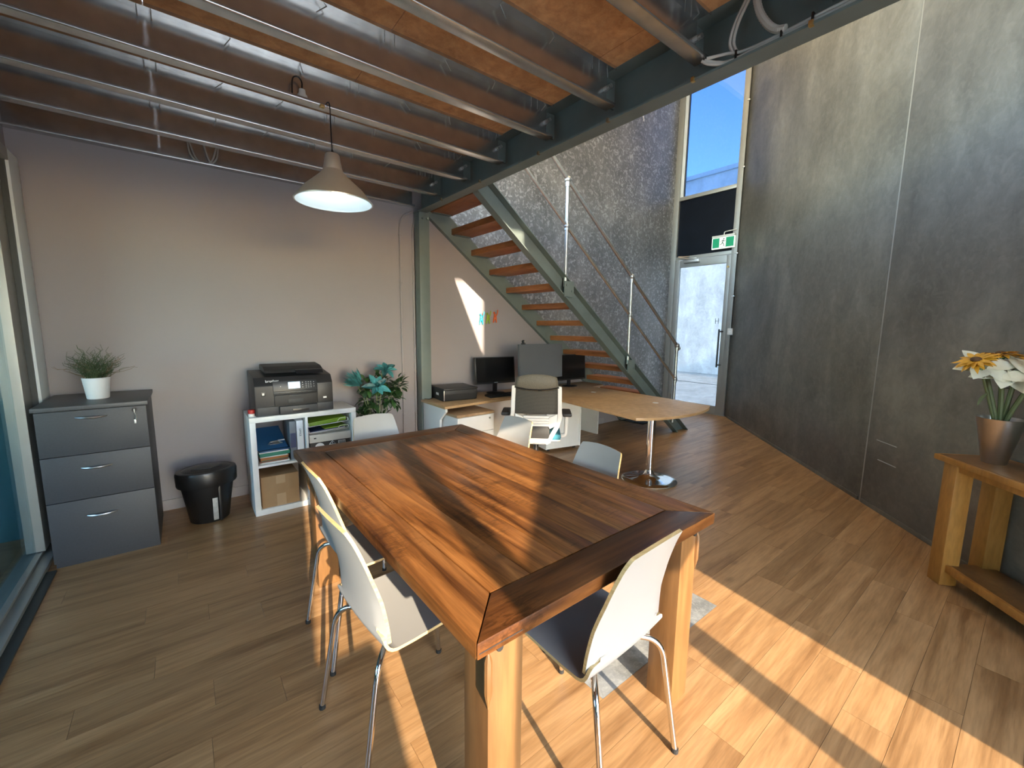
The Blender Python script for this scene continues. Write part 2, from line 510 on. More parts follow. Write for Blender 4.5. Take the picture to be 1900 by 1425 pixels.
def text_mesh(s, size, align='CENTER'):
    cu = bpy.data.curves.new('lettering', 'FONT')
    cu.body = s; cu.size = size; cu.align_x = align; cu.align_y = 'CENTER'
    cu.extrude = 0.0006; cu.offset = size * 0.018
    o = bpy.data.objects.new('lettering', cu)
    COL.objects.link(o)
    dg = bpy.context.evaluated_depsgraph_get()
    me = bpy.data.meshes.new_from_object(o.evaluated_get(dg))
    bpy.data.objects.remove(o); bpy.data.curves.remove(cu)
    return me

def lettering(name, s, size, mat, parent, mw):
    me = text_mesh(s, size)
    me.materials.clear(); me.materials.append(M[mat])
    o = bpy.data.objects.new(name, me)
    COL.objects.link(o); o.parent = parent
    o.matrix_local = mw
    return o

def face_y(x, y, z, rz=0.0, tilt=0.0):      # stands up, reads from the -y side
    return Matrix.Translation((x, y, z)) @ Matrix.Rotation(rz, 4, 'Z') @ Matrix.Rotation(PI / 2 + tilt, 4, 'X')

# ------------------------------------------------------------------ the room
YW = 4.25          # beige wall
YC = 4.58          # concrete wall behind the stair
XD = 7.36          # door wall
RW0 = Vector((7.37, 3.352)); RWD = Vector((-0.74, -0.673)).normalized(); RWN = Vector((0.673, -0.74)).normalized()
FY = -1.6          # added shopfront behind the camera

def rw(t, off=0.0):
    return RW0 + RWD * t + RWN * off

# floor: planks one by one over a slab
flo = nb()
box(flo, -0.86, 7.5, FY, YC, -0.12, -0.004)
floor = struct(obj('floor', flo, 'slab', None, False))

def clip(poly, p, n):
    out = []
    for i in range(len(poly)):
        a, b = poly[i], poly[(i + 1) % len(poly)]
        da = (Vector(a) - p).dot(n); db = (Vector(b) - p).dot(n)
        if da <= 0: out.append(a)
        if (da < 0 < db) or (db < 0 < da):
            t = da / (da - db)
            out.append((a[0] + (b[0] - a[0]) * t, a[1] + (b[1] - a[1]) * t))
    return out

PW, PL, PG = 0.153, 0.957, 0.0006
known = {0: 1.245, 5: 0.226, 6: -0.002, 7: 0.52, 8: -0.20, 9: 0.23, 10: 0.005, -1: 0.78, -2: 2.685, -3: 2.42, -5: 2.93}
nplank = 0
rngp = random.Random(3)
last = 0.0
for k in range(-10, 25):
    y0 = 0.96 + PW * k; y1 = y0 + PW
    y0 = max(y0, FY)
    if y0 > YC: break
    off = known.get(k, None)
    if off is None: off = last + rngp.uniform(0.25, 0.7)
    last = off
    x = -0.86 + ((off + 0.86) % PL) - PL
    while x < XD:
        a, b = max(x, -0.86), min(x + PL, XD)
        grey = (k == 0 and abs(x - 1.245) < 0.03)
        x += PL
        if b - a < 0.004: continue
        poly = [(a + PG, y0 + PG), (b - PG, y0 + PG), (b - PG, min(y1, YC) - PG), (a + PG, min(y1, YC) - PG)]
        poly = clip(poly, RW0, RWN)
        if len(poly) < 3: continue
        ar = abs(sum(poly[i][0] * poly[(i + 1) % len(poly)][1] - poly[(i + 1) % len(poly)][0] * poly[i][1] for i in range(len(poly)))) / 2
        if ar < 0.0002: continue
        bm = nb()
        prism(bm, poly, 2, -0.004, 0.0)
        obj('floor_plank', bm, 'floor_grey' if grey else 'floor', floor, False)
        nplank += 1

# beige wall: full height under the mezzanine, then cut off under the stair stringer
def st_low(x): return 4.30 - 0.765 * x
def st_top(x): return 4.525 - 0.765 * x
bm = nb()
prism(bm, [(-0.86, 0), (5.60, 0), (2.12, st_low(2.12)), (2.12, 2.93), (-0.86, 2.93)], 1, YW, YW + 0.10)
wb = struct(obj('wall_back', bm, 'beige', None, False))
bm = nb()
box(bm, -0.86, 5.2, YW - 0.014, YW, 0.0, 0.085, 0.003)
struct(obj('baseboard_back', bm, 'skirt'))
bm = nb()
box(bm, 2.0, 7.60, YC, YC + 0.15, 0, 6.0)
struct(obj('wall_stair', bm, 'conc_stair', None, False))

# right wall: two tilt-up panels with an open joint
wr = sempty('wall_right')
def wall_panel(t0, t1):
    bm = nb()
    q = [rw(t0), rw(t1), rw(t1, 0.16), rw(t0, 0.16)]
    prism(bm, [(p.x, p.y) for p in q], 2, -0.02, 6.0, 0.006)
    obj('concrete_panel', bm, 'conc_right', wr)
wall_panel(-0.20, 3.652)
wall_panel(3.668, 7.36)
bm = nb()
q = [rw(3.653, 0.002), rw(3.667, 0.002), rw(3.667, 0.15), rw(3.653, 0.15)]
prism(bm, [(p.x, p.y) for p in q], 2, 0, 6.0)
obj('joint_filler', bm, 'sealant', wr, False)
bm = nb()
for (t0, t1) in ((0.1, 3.64), (3.68, 5.6)):
    q = [rw(t0, -0.008), rw(t1, -0.008), rw(t1), rw(t0)]
    prism(bm, [(p.x, p.y) for p in q], 2, 0, 0.035, 0.002)
struct(obj('baseboard_right', bm, 'conc_right'))

for (t0, t1, z) in ((3.78, 4.01, 0.592), (3.82, 4.03, 0.432)):
    bm = nb()
    q = [rw(t0, -0.0012), rw(t1, -0.0012), rw(t1, 0.002), rw(t0, 0.002)]
    prism(bm, [(p.x, p.y) for p in q], 2, z - 0.003, z + 0.003)
    obj('chalk_mark', bm, 'sealant_pale', wr, False)

# door wall: frame, high window, black spandrel, glazed door
w1 = sempty('window_1')
def dbox(name, mat, parent, y0, y1, z0, z1, x0=XD, x1=XD + 0.10, bev=0.003):
    bm = nb(); box(bm, x0, x1, y0, y1, z0, z1, bev)
    return obj(name, bm, mat, parent)
dbox('frame_jamb', 'alu', w1, 4.478, 4.58, 0, 6.0)
dbox('frame_jamb', 'alu', w1, 3.372, 3.458, 0, 6.0)
dbox('transom', 'alu', w1, 3.458, 4.478, 3.822, 3.884)
dbox('transom', 'alu', w1, 3.458, 4.478, 2.765, 2.824)
dbox('frame_head', 'alu', w1, 3.458, 4.478, 5.93, 6.0)
dbox('inner_strip', 'alu_white', w1, 4.418, 4.474, 3.884, 5.93, XD + 0.02, XD + 0.09)  # pale upright strip inside the high window frame
dbox('pane', 'glass_tint', w1, 3.458, 4.418, 3.884, 5.93, XD + 0.05, XD + 0.056, 0)
dbox('spandrel_panel', 'black_gloss', w1, 3.458, 4.478, 2.824, 3.822, XD + 0.045, XD + 0.06, 0)
dbox('pane_gasket', 'alu_dark', w1, 4.400, 4.418, 3.884, 5.93, XD + 0.035, XD + 0.065, 0)
d1 = sempty('door_1')
dx0, dx1 = XD + 0.012, XD + 0.058
dbox('hinge_stile', 'alu', d1, 4.388, 4.474, 0.012, 2.758, dx0, dx1)
dbox('lock_stile', 'alu', d1, 3.462, 3.533, 0.012, 2.758, dx0, dx1)
dbox('top_rail', 'alu', d1, 3.533, 4.388, 2.628, 2.758, dx0, dx1)
dbox('bottom_rail', 'alu', d1, 3.533, 4.388, 0.012, 0.148, dx0, dx1)
dbox('pane', 'glass', d1, 3.533, 4.388, 0.148, 2.628, dx0 + 0.018, dx0 + 0.026, 0)
bm = nb()
tube(bm, bend([(dx0, 3.505, 1.47), (dx0 - 0.07, 3.535, 1.47), (dx0 - 0.07, 3.535, 0.89), (dx0, 3.505, 0.89)], 0.02), 0.013, 10)
box(bm, dx0 - 0.08, dx0 - 0.06, 3.522, 3.548, 0.85, 1.51, 0.004)
obj('pull_handle', bm, 'alu_dark', d1)
cl = bobj('door_closer', 'satin', d1, (dx0 - 0.06, dx0, 4.00, 4.29, 2.695, 2.752), bev=0.008)
bm = nb()
tube(bm, [(dx0 - 0.05, 4.20, 2.76), (dx0 - 0.16, 4.34, 2.80)], 0.010, 8)
tube(bm, [(dx0 - 0.16, 4.34, 2.80), (XD - 0.01, 4.20, 2.81)], 0.010, 8)
box(bm, dx0 - 0.06, dx0 - 0.03, 4.05, 4.20, 2.752, 2.775, 0.004)
obj('closer_arm', bm, 'satin', cl)
bm = nb(); cyl(bm, (dx0 - 0.012, 3.498, 2.56), (dx0, 3.498, 2.56), 0.018, 14)
obj('lock_cylinder', bm, 'brass', d1)
bm = nb()
for dy in (0.0, 0.055):
    box(bm, dx0 + 0.010, dx0 + 0.0178, 3.595 + dy, 3.601 + dy, 1.60, 1.70)
box(bm, dx0 + 0.010, dx0 + 0.0178, 3.60, 3.65, 1.647, 1.653)
obj('glass_decal', bm, 'alu_dark', d1, False)
bm = nb(); box(bm, XD - 0.01, XD + 0.12, 3.36, 4.58, -0.02, 0.010, 0.002)
struct(obj('trim_1', bm, 'alu'))

# left: glazed partition in an aluminium frame
wl = sempty('wall_left')
bm = nb()
box(bm, -0.90, -0.80, FY, YW, 2.53, 2.93)
box(bm, -0.90, -0.80, 4.20, YW, 0, 2.53)
obj('wall_lining', bm, 'beige', wl, False)
bobj('jamb_strip', 'alu_white', wl, (-0.90, -0.745, 3.985, 4.20, 0, 2.53), bev=0.004)
bobj('jamb_gasket', 'alu_dark', wl, (-0.89, -0.760, 3.965, 3.985, 0, 2.53))
bobj('sash_stile', 'alu', wl, (-0.87, -0.785, 3.80, 3.965, 0.05, 2.50), bev=0.004)
bobj('frame_head', 'alu', wl, (-0.90, -0.745, FY, 3.985, 2.46, 2.53), bev=0.004)
bobj('partition_pane', 'glass_part', wl, (-0.835, -0.827, FY, 3.80, 0.05, 2.46), smooth=False)
bobj('sill_track', 'alu', wl, (-0.89, -0.80, FY, 4.20, 0, 0.045), bev=0.004)
bobj('sill_track', 'alu', wl, (-0.80, -0.745, FY, 3.98, 0, 0.030), bev=0.004)
bobj('sill_ramp', 'alu_dark', wl, (-0.745, -0.70, FY, 3.55, 0, 0.012), bev=0.003)
bm = nb()
box(bm, -3.6, -3.5, FY, 0.2, 0, 2.93); box(bm, -3.6, -3.5, 2.4, YW + 0.1, 0, 2.93); box(bm, -3.6, -3.5, 0.2, 2.4, 0, 0.9); box(bm, -3.6, -3.5, 0.2, 2.4, 2.4, 2.93); box(bm, -3.5, -0.9, YW, YW + 0.1, 0, 2.93)  # opening in the outer wall added to let sky light in
struct(obj('wall_side_room', bm, 'teal_wall', None, False))
bm = nb(); box(bm, -3.6, -0.86, FY, YW, -0.12, 0.0)
struct(obj('floor_side_room', bm, 'floor', None, False))
bm = nb(); box(bm, -3.6, -0.9, FY, YW + 0.1, 2.93, 3.0)
struct(obj('ceiling_side_room', bm, 'beige', None, False))

# unseen shopfront added to shape sunlight: solid ends, posts, sill panel, head, upper window
wf = sempty('wall_front')
bm = nb()
box(bm, -3.6, -0.29, FY - 0.12, FY, 0, 6.0)
box(bm, -0.29, -0.03, FY - 0.12, FY, 0, 1.42)
box(bm, -0.29, 1.95, FY - 0.12, FY, 2.44, 3.25)
box(bm, -0.29, 1.95, FY - 0.12, FY, 4.48, 6.0)
box(bm, 1.80, 1.95, FY - 0.12, FY, 3.25, 4.48)
obj('sun_shaping_masonry', bm, 'beige', wf, False)
bm = nb()
box(bm, 0.185, 0.285, FY - 0.12, FY, 0, 2.44)
box(bm, 1.35, 1.47, FY - 0.12, FY, 0, 2.44)
obj('shopfront_post', bm, 'alu', wf, False)
bm = nb()
prism(bm, [(0.285, 1.12), (1.35, 1.84), (1.35, 2.35), (0.285, 1.835)], 1, FY - 0.066, FY - 0.058)  # unseen slanted blocker, added to cast diagonal shade on table and chair
obj('diagonal_sun_blocker', bm, 'offwhite', wf, False)

# roof and outdoors
bm = nb()
box(bm, -3.6, 2.5, FY - 0.12, YC + 0.15, 6.0, 6.2)
box(bm, 6.9, 7.6, FY - 0.12, YC + 0.15, 6.0, 6.2)
box(bm, 2.5, 6.9, FY - 0.12, 0.8, 6.0, 6.2)
box(bm, 2.5, 6.9, 4.3, YC + 0.15, 6.0, 6.2)
rf = struct(obj('ceiling_roof', bm, 'offwhite', None, False))
for k in range(4):
    bm = nb(); box(bm, 2.5 + 1.1 * k + 0.01, 3.6 + 1.1 * k - 0.01, 0.8, 4.3, 6.1, 6.104)
    obj('added_roof_diffuser', bm, 'roof_diffuser', rf, False)  # unseen translucent sheets, added to brighten the stairwell from above
bm = nb()
box(bm, -60, 60, -60, 60, -0.30, -0.125)
struct(obj('ground', bm, 'ground', None, False))
nbld = thing('neighbouring_building', 'pale rendered building seen through the glass door and high window', 'building', (15.2, 6, -0.12))
bm = nb()
box(bm, 0, 0.4, -9, 14, 0, 7.05)
obj('rendered_wall', bm, 'conc_out', nbld, False)
bm = nb(); box(bm, -0.06, 0.46, -9, 14, 7.05, 7.20, 0.01)
obj('parapet_cap', bm, 'alu_white', nbld)
bm = nb(); box(bm, -0.02, 0.0, -9, 14, 6.35, 6.37)
obj('render_groove', bm, 'conc_out', nbld, False)
yw_ = thing('shadow_casting_wall', 'unseen low wall added outside to shade the pale building', 'wall', (14.3, 2.0, -0.12))
bm = nb(); box(bm, -0.9, 0.88, -0.15, 0.15, 0, 2.75)  # unseen wall, added to cast a shadow on the building opposite
obj('wall_body', bm, 'conc_out', yw_, False)
bm = nb(); box(bm, -0.95, 0.88, -0.20, 0.20, 2.75, 2.85, 0.01)
obj('coping', bm, 'alu_white', yw_)
bm = nb()
box(bm, 12.35, 12.40, -20, 25, -0.125, -0.118)
struct(obj('trim_2', bm, 'alu_dark', None, False))

# ------------------------------------------------------------------ mezzanine
ceil = sempty('ceiling', (0, 0, 2.92))
bx = [-0.9, -0.03, 0.909, 1.85, 2.07]
for i in range(len(bx) - 1):
    for (ya, yb) in ((FY, 1.88), (1.88, YW)):
        bm = nb()
        box(bm, bx[i] + 0.0015, bx[i + 1] - 0.0015, ya + 0.001, yb - 0.001, 0.0, 0.022)
        o = obj('particleboard_sheet', bm, 'chip', ceil, False)
jy = [4.178, 3.69, 3.165, 2.665, 2.13, 1.63, 1.105, 0.58, 0.05, -0.5, -1.05]
jl = ['galvanised C joist lying along the top of the beige back wall',
      'galvanised C joist second out from the beige back wall',
      'galvanised C joist third out from the back wall, behind the pendant lamp',
      'galvanised C joist that the pendant lamp cord hangs from',
      'galvanised C joist just in front of the pendant lamp cord',
      'galvanised C joist crossing the ceiling above the middle of the table',
      'broad galvanised C joist with brown clip ending beside white cables',
      'galvanised C joist cut by the top edge of the picture near the beam',
      'galvanised C joist over the camera, first one out of the picture', 'galvanised C joist behind the camera, second one out of the picture', 'galvanised C joist nearest the shopfront behind the camera']
def joist(y, label, first):
    bm = nb()
    t = 0.0025
    r = 0.006
    q4 = [(1 - math.cos(k * PI / 8)) for k in range(5)]; s4 = [(1 - math.sin(k * PI / 8)) for k in range(5)]
    prof = [(0.0, 0.016)] + [(r * q4[k], r * s4[k]) for k in range(5)]
    prof += [(0.07 - r * s4[k], r * q4[k]) for k in range(5)][::-1][::-1]
    prof += [(0.07, 0.2), (0.0, 0.2), (0.0, 0.184), (t, 0.184), (t, 0.2 - t), (0.07 - t, 0.2 - t), (0.07 - t, r), (0.07 - r, t), (r, t), (t, r), (t, 0.016)]
    prism(bm, [(y + a, 2.72 + b) for a, b in prof], 0, -0.80, 1.985)
    th = thing('steel_joist', label or 'galvanised C joist behind the camera under the mezzanine', 'joist', (0, y, 2.72), 0, 'mezzanine floor joists')
    o = obj('c_section', bm, 'galv', th, True, 30)
    o.matrix_parent_inverse = Matrix.Translation((0, -y, -2.72))
    bm = nb()
    for jx in (-0.03, 0.909, 1.85):
        for d in (-0.024, 0.026):
            cyl(bm, (jx + d, 0.035, 0.15), (jx + d, 0.035, 0.1975), 0.0022, 5)
    for jx in (0.3, 0.62, 1.22, 1.55, 1.95):
        cyl(bm, (jx + random.uniform(-.05, .05), 0.04, 0.155), (jx, 0.04, 0.1975), 0.0022, 5)
    obj('screw_tips', bm, 'galv_pipe', th, False)['kind'] = 'stuff'
    # cleat and bolt at the beam
    if first: return
    bm = nb()
    box(bm, 1.93, 2.06, 0.0712, 0.079, 0.03, 0.18)
    obj('end_cleat', bm, 'steel_paint', th, False)
    bm = nb()
    cyl(bm, (1.965, 0.045, 0.105), (1.965, 0.0675, 0.105), 0.013, 6)
    cyl(bm, (1.965, 0.03, 0.105), (1.965, 0.045, 0.105), 0.007, 8)
    cyl(bm, (2.0, 0.045, 0.13), (2.0, 0.09, 0.13), 0.012, 6)
    obj('bolt', bm, 'galv_pipe', th)
for i, y in enumerate(jy):
    joist(y, jl[i], i == 0)

# edge beam: a channel with its flanges turned in to the joists
bm = nb()
t = 0.011
prism(bm, [(1.985, 2.66), (2.085, 2.66), (2.085, 2.93), (1.985, 2.93), (1.985, 2.93 - t), (2.085 - 0.008, 2.93 - t), (2.085 - 0.008, 2.66 + t), (1.985, 2.66 + t)], 1, FY, 4.22, 0.0)
eb = thing('edge_beam', 'grey green steel channel beam along the open edge of the mezzanine', 'beam', (2.03, 1.3, 2.66))
o = obj('channel', bm, 'steel_paint', eb); o.matrix_parent_inverse = Matrix.Translation((-2.03, -1.3, -2.66))
for yy in (0.70, 1.175, 1.68, 2.27, 2.98, 3.62):
    bm = nb()
    box(bm, -0.054, -0.034, yy - 1.3 - 0.008, yy - 1.3 + 0.008, -0.004, 0.016, 0.002)
    obj('cable_clip', bm, 'brass' if abs(yy - 1.175) < 0.01 or yy < 0.8 else 'twig_dry', eb)

post = thing('steel_column', 'grey green square steel column standing against the beige wall', 'column', (2.05, 4.165, 0))
bobj('shaft', 'steel_paint', post, (-0.058, 0.058, -0.058, 0.058, 0.012, 2.66), bev=0.006)
bobj('base_plate', 'steel_paint', post, (-0.10, 0.10, -0.08, 0.08, 0.0, 0.012), bev=0.002)
bm = nb()
cyl(bm, (-0.02, -0.075, 2.60), (-0.02, -0.055, 2.60), 0.012, 6)
cyl(bm, (0.03, -0.075, 2.60), (0.03, -0.055, 2.60), 0.012, 6)
obj('bolt', bm, 'steel_paint', post)

# conduits on the wall
for cx, tx, lab in ((1.838, 1.95, 'thin painted conduit on the back wall, the one further from the column'), (1.982, 2.0, 'thin painted conduit on the back wall right beside the column')):
    th = thing('wall_conduit', lab, 'conduit', (cx, YW, 0), 0, 'conduits beside the column')
    bm = nb()
    tube(bm, bend([(0, -0.012, 0.0), (0, -0.012, 2.52), (0.03, -0.016, 2.62), (tx - cx + 0.02, -0.05, 2.672)], 0.09, 8), 0.0095, 8)
    obj('pipe', bm, 'skirt', th)
    for z in (0.55, 1.0, 1.48, 1.95, 2.43):
        bm = nb()
        box(bm, -0.004, 0.034, -0.004, 0.0, z - 0.009, z + 0.009)
        cyl(bm, (0.024, -0.009, z), (0.024, -0.003, z), 0.007, 8)
        tube(bm, [(-0.012, -0.003, z), (-0.011, -0.018, z), (0, -0.0235, z), (0.011, -0.018, z), (0.014, -0.003, z)], 0.003, 6)
        obj('saddle', bm, 'skirt', th)

# ------------------------------------------------------------------ staircase
stair = thing('staircase', 'open steel staircase with red hardwood treads and pipe handrail', 'staircase', (0, 0, 0))
xl = [2.092, 5.62, 5.915]
def band(y0, y1, lo, hi, name):
    bm = nb()
    def poly(a, b):   # band between the offsets a and b (vertical) over the low line
        xb = (4.30 + b) / 0.765; xa = (4.30 + a) / 0.765
        return [(2.092, st_low(2.092) + a), (xa, 0.0), (xb, 0.0), (2.092, st_low(2.092) + b)]
    return bm, poly
bm, poly = band(0, 0, 0, 0, '')
prism(bm, poly(0, 0.225), 1, 3.292, 3.300)
prism(bm, poly(0, 0.013), 1, 3.215, 3.292)
prism(bm, poly(0.212, 0.225), 1, 3.215, 3.292)
obj('stringer', bm, 'steel_paint', stair, True, 25)
bm, poly = band(0, 0, 0, 0, '')
prism(bm, poly(-0.005, 0.225), 1, 4.195, 4.203)
prism(bm, poly(-0.005, 0.010), 1, 4.203, 4.25)
prism(bm, poly(0.212, 0.225), 1, 4.203, 4.25)
obj('stringer', bm, 'steel_paint', stair, True, 25)
for i in range(-1, 13):
    xr, zb = 2.441 + 0.2535 * i, 2.50 - 0.1945 * i
    bm = nb()
    box(bm, -0.02, 0.235, -0.4475, 0.4475, 0, 0.062, 0.005)
    o = obj('tread', bm, 'tread', stair); o.location = (xr, 3.7475, zb)
    for yy, s in ((3.300, 1), (4.195, -1)):
        bm = nb()
        box(bm, 0.0, 0.21, 0 if s > 0 else -0.045, 0.045 if s > 0 else 0, -0.006, 0.0)
        box(bm, 0.0, 0.21, 0 if s > 0 else -0.006, 0.006 if s > 0 else 0, -0.0, 0.03)
        c = obj('tread_cleat', bm, 'steel_paint', stair, False); c.location = (xr, yy, zb)
bm = nb()
box(bm, 5.82, 5.985, 3.30, 3.42, 0, 0.010)
cyl(bm, (5.95, 3.36, 0.010), (5.95, 3.36, 0.030), 0.012, 6)
obj('foot_plate', bm, 'black_matt', stair)
bm = nb()
box(bm, 5.86, 5.99, 4.10, 4.24, 0, 0.012)
obj('foot_plate', bm, 'black_matt', stair)
def hr(x): return 5.526 - 0.771 * x
def mr(x): return 5.085 - 0.777 * x
bm = nb()
tube(bm, [(2.12, 3.25, hr(2.12)), (5.515, 3.25, hr(5.515)), (5.55, 3.25, hr(5.55))], 0.021, 12)
obj('handrail', bm, 'galv_pipe', stair)
bm = nb()
tube(bm, [(2.12, 3.25, mr(2.12)), (5.515, 3.25, mr(5.515))], 0.0165, 10)
obj('mid_rail', bm, 'galv_pipe', stair)
for px in (3.255, 4.402, 5.52):
    bm = nb()
    zb = st_top(px) - 0.10 if px < 5.5 else 0.16
    cyl(bm, (px, 3.25, zb), (px, 3.25, hr(px)), 0.020, 12)
    b = obj('baluster', bm, 'galv_pipe', stair)
    bm = nb()
    ball(bm, (px, 3.25, hr(px)), 0.036, 12)
    cyl(bm, (px, 3.25, hr(px) - 0.07), (px, 3.25, hr(px) - 0.02), 0.027, 12)
    if px > 5.5:
        ball(bm, (px + 0.04, 3.25, hr(px) - 0.04), 0.03, 10)
    obj('clamp_fitting', bm, 'galv_pipe', b)
    bm = nb()
    ball(bm, (px, 3.25, mr(px)), 0.033, 12)
    cyl(bm, (px, 3.25, mr(px) - 0.045), (px, 3.25, mr(px) + 0.045), 0.026, 12)
    obj('clamp_fitting', bm, 'galv_pipe', b)
    if px < 5.5:
        bm = nb()
        box(bm, px - 0.05, px + 0.09, 3.205, 3.2149, st_top(px + .02) - 0.19, st_top(px + .02) - 0.03)
        for dx in (-0.02, 0.06):
            cyl(bm, (px + dx, 3.195, st_top(px + dx) - 0.10), (px + dx, 3.206, st_top(px + dx) - 0.10), 0.012, 6)
        obj('base_bracket', bm, 'steel_paint', b, False)

# ------------------------------------------------------------------ dining table
TX0, TX1, TY0, TY1, TZ = 0.468, 1.606, 0.735, 2.635, 0.780
tcx, tcy = (TX0 + TX1) / 2, (TY0 + TY1) / 2
tab = thing('dining_table', 'big stained pine dining table with worn top and square legs', 'table', (tcx, tcy, 0), math.radians(0.6))
hw, hl = (TX1 - TX0) / 2, (TY1 - TY0) / 2
fr = 0.135
th_ = 0.044
# mitred frame boards
def slab(name, poly, mat, z1=TZ, th=th_, bev=0.004):
    bm = nb(); prism(bm, poly, 2, z1 - th, z1, bev)
    return obj(name, bm, mat, tab)
g = 0.0015
slab('frame_board', [(-hw, -hl + g), (-hw + fr - g, -hl + fr + g), (-hw + fr - g, hl - fr - g), (-hw, hl - g)], 'table')
slab('frame_board', [(hw, -hl + g), (hw, hl - g), (hw - fr + g, hl - fr - g), (hw - fr + g, -hl + fr + g)], 'table')
slab('frame_board', [(-hw + g, -hl), (hw - g, -hl), (hw - fr - g, -hl + fr - g), (-hw + fr + g, -hl + fr - g)], 'table_x')
slab('frame_board', [(-hw + g, hl), (-hw + fr + g, hl - fr + g), (hw - fr - g, hl - fr + g), (hw - g, hl)], 'table_x')
nbd = 6
bw = (2 * hw - 2 * fr - 0.006) / nbd
for i in range(nbd):
    x0 = -hw + fr + 0.003 + bw * i
    slab('top_board', [(x0 + 0.0003, -hl + fr + 0.003), (x0 + bw - 0.0003, -hl + fr + 0.003), (x0 + bw - 0.0003, hl - fr - 0.003), (x0 + 0.0003, hl - fr - 0.003)], 'table', TZ - 0.0008, 0.03, 0.0005)
bm = nb(); box(bm, -hw + fr - 0.02, hw - fr + 0.02, -hl + fr - 0.02, hl - fr + 0.02, TZ - 0.043, TZ - 0.034)
obj('sub_top', bm, 'table', tab, False)
# dark corner splice line on the near edge and a bolt
bm = nb(); box(bm, -hw + 0.008, -hw + 0.14, -hl - 0.0006, -hl + 0.001, TZ - 0.030, TZ - 0.027)
obj('edge_splice', bm, 'black_matt', tab, False)
for sx in (-1, 1):
    bm = nb()
    box(bm, sx * (hw - 0.10) - 0.012, sx * (hw - 0.10) + 0.012, -hl + 0.19, hl - 0.19, TZ - 0.125, TZ - th_, 0.002)
    obj('apron', bm, 'table_leg', tab)
for sy in (-1, 1):
    bm = nb()
    box(bm, -hw + 0.18, hw - 0.18, sy * (hl - 0.105) - 0.012, sy * (hl - 0.105) + 0.012, TZ - 0.125, TZ - th_, 0.002)
    obj('apron', bm, 'table_x', tab)
for sx in (-1, 1):
    for sy in (-1, 1):
        ox = sx * (hw - (0.075 if sx > 0 else 0.055)); oy = sy * (hl - (0.030 if sy < 0 else 0.09))
        ix, iy = ox - sx * 0.112, oy - sy * 0.112
        bm = nb()
        box(bm, min(ox, ix), max(ox, ix), min(oy, iy), max(oy, iy), 0, TZ - th_, 0.004)
        l = obj('leg', bm, 'table_leg', tab)
        # the carved chamfer near the top of the outer corner
        bm = nb()
        c = Vector((ox, oy))
        prof = [(0.0, 0.545), (0.010, 0.565), (0.012, 0.60), (0.012, 0.69), (0.004, 0.715), (0.0, 0.72)]
        for s, (a, z) in enumerate(prof[:-1]):
            pass
        tube(bm, [(ox, oy, 0.555), (ox, oy, 0.60), (ox, oy, 0.69), (ox, oy, 0.715)], [0.001, 0.011, 0.011, 0.001], 8)
        obj('corner_bead', bm, 'table_leg', l)
        bm = nb()
        cyl(bm, (ox - sx * 0.03, oy - 0.010 if sy < 0 else oy + 0.010, 0.715), (ox - sx * 0.03, oy, 0.715), 0.010, 8)
        obj('bolt', bm, 'black_matt', l)

# ------------------------------------------------------------------ dining chairs
def shell_surface(bm, rows, thick):
    """rows: list of lists of (point, normal); solid with material 0 on the faces and 1 on the rim"""
    nr, nc = len(rows), len(rows[0])
    A = [[bm.verts.new(p + n * thick / 2) for p, n in r] for r in rows]
    B = [[bm.verts.new(p - n * thick / 2) for p, n in r] for r in rows]
    def q(a, b, c, d, mi):
        f = bm.faces.new([a, b, c, d]); f.material_index = mi
    for i in range(nr - 1):
        for j in range(nc - 1):
            q(A[i][j], A[i][j + 1], A[i + 1][j + 1], A[i + 1][j], 0)
            q(B[i][j], B[i + 1][j], B[i + 1][j + 1], B[i][j + 1], 0)
        q(A[i][0], A[i + 1][0], B[i + 1][0], B[i][0], 1)
        q(A[i][-1], B[i][-1], B[i + 1][-1], A[i + 1][-1], 1)
    for j in range(nc - 1):
        q(A[0][j], B[0][j], B[0][j + 1], A[0][j + 1], 1)
        q(A[-1][j], A[-1][j + 1], B[-1][j + 1], B[-1][j], 1)

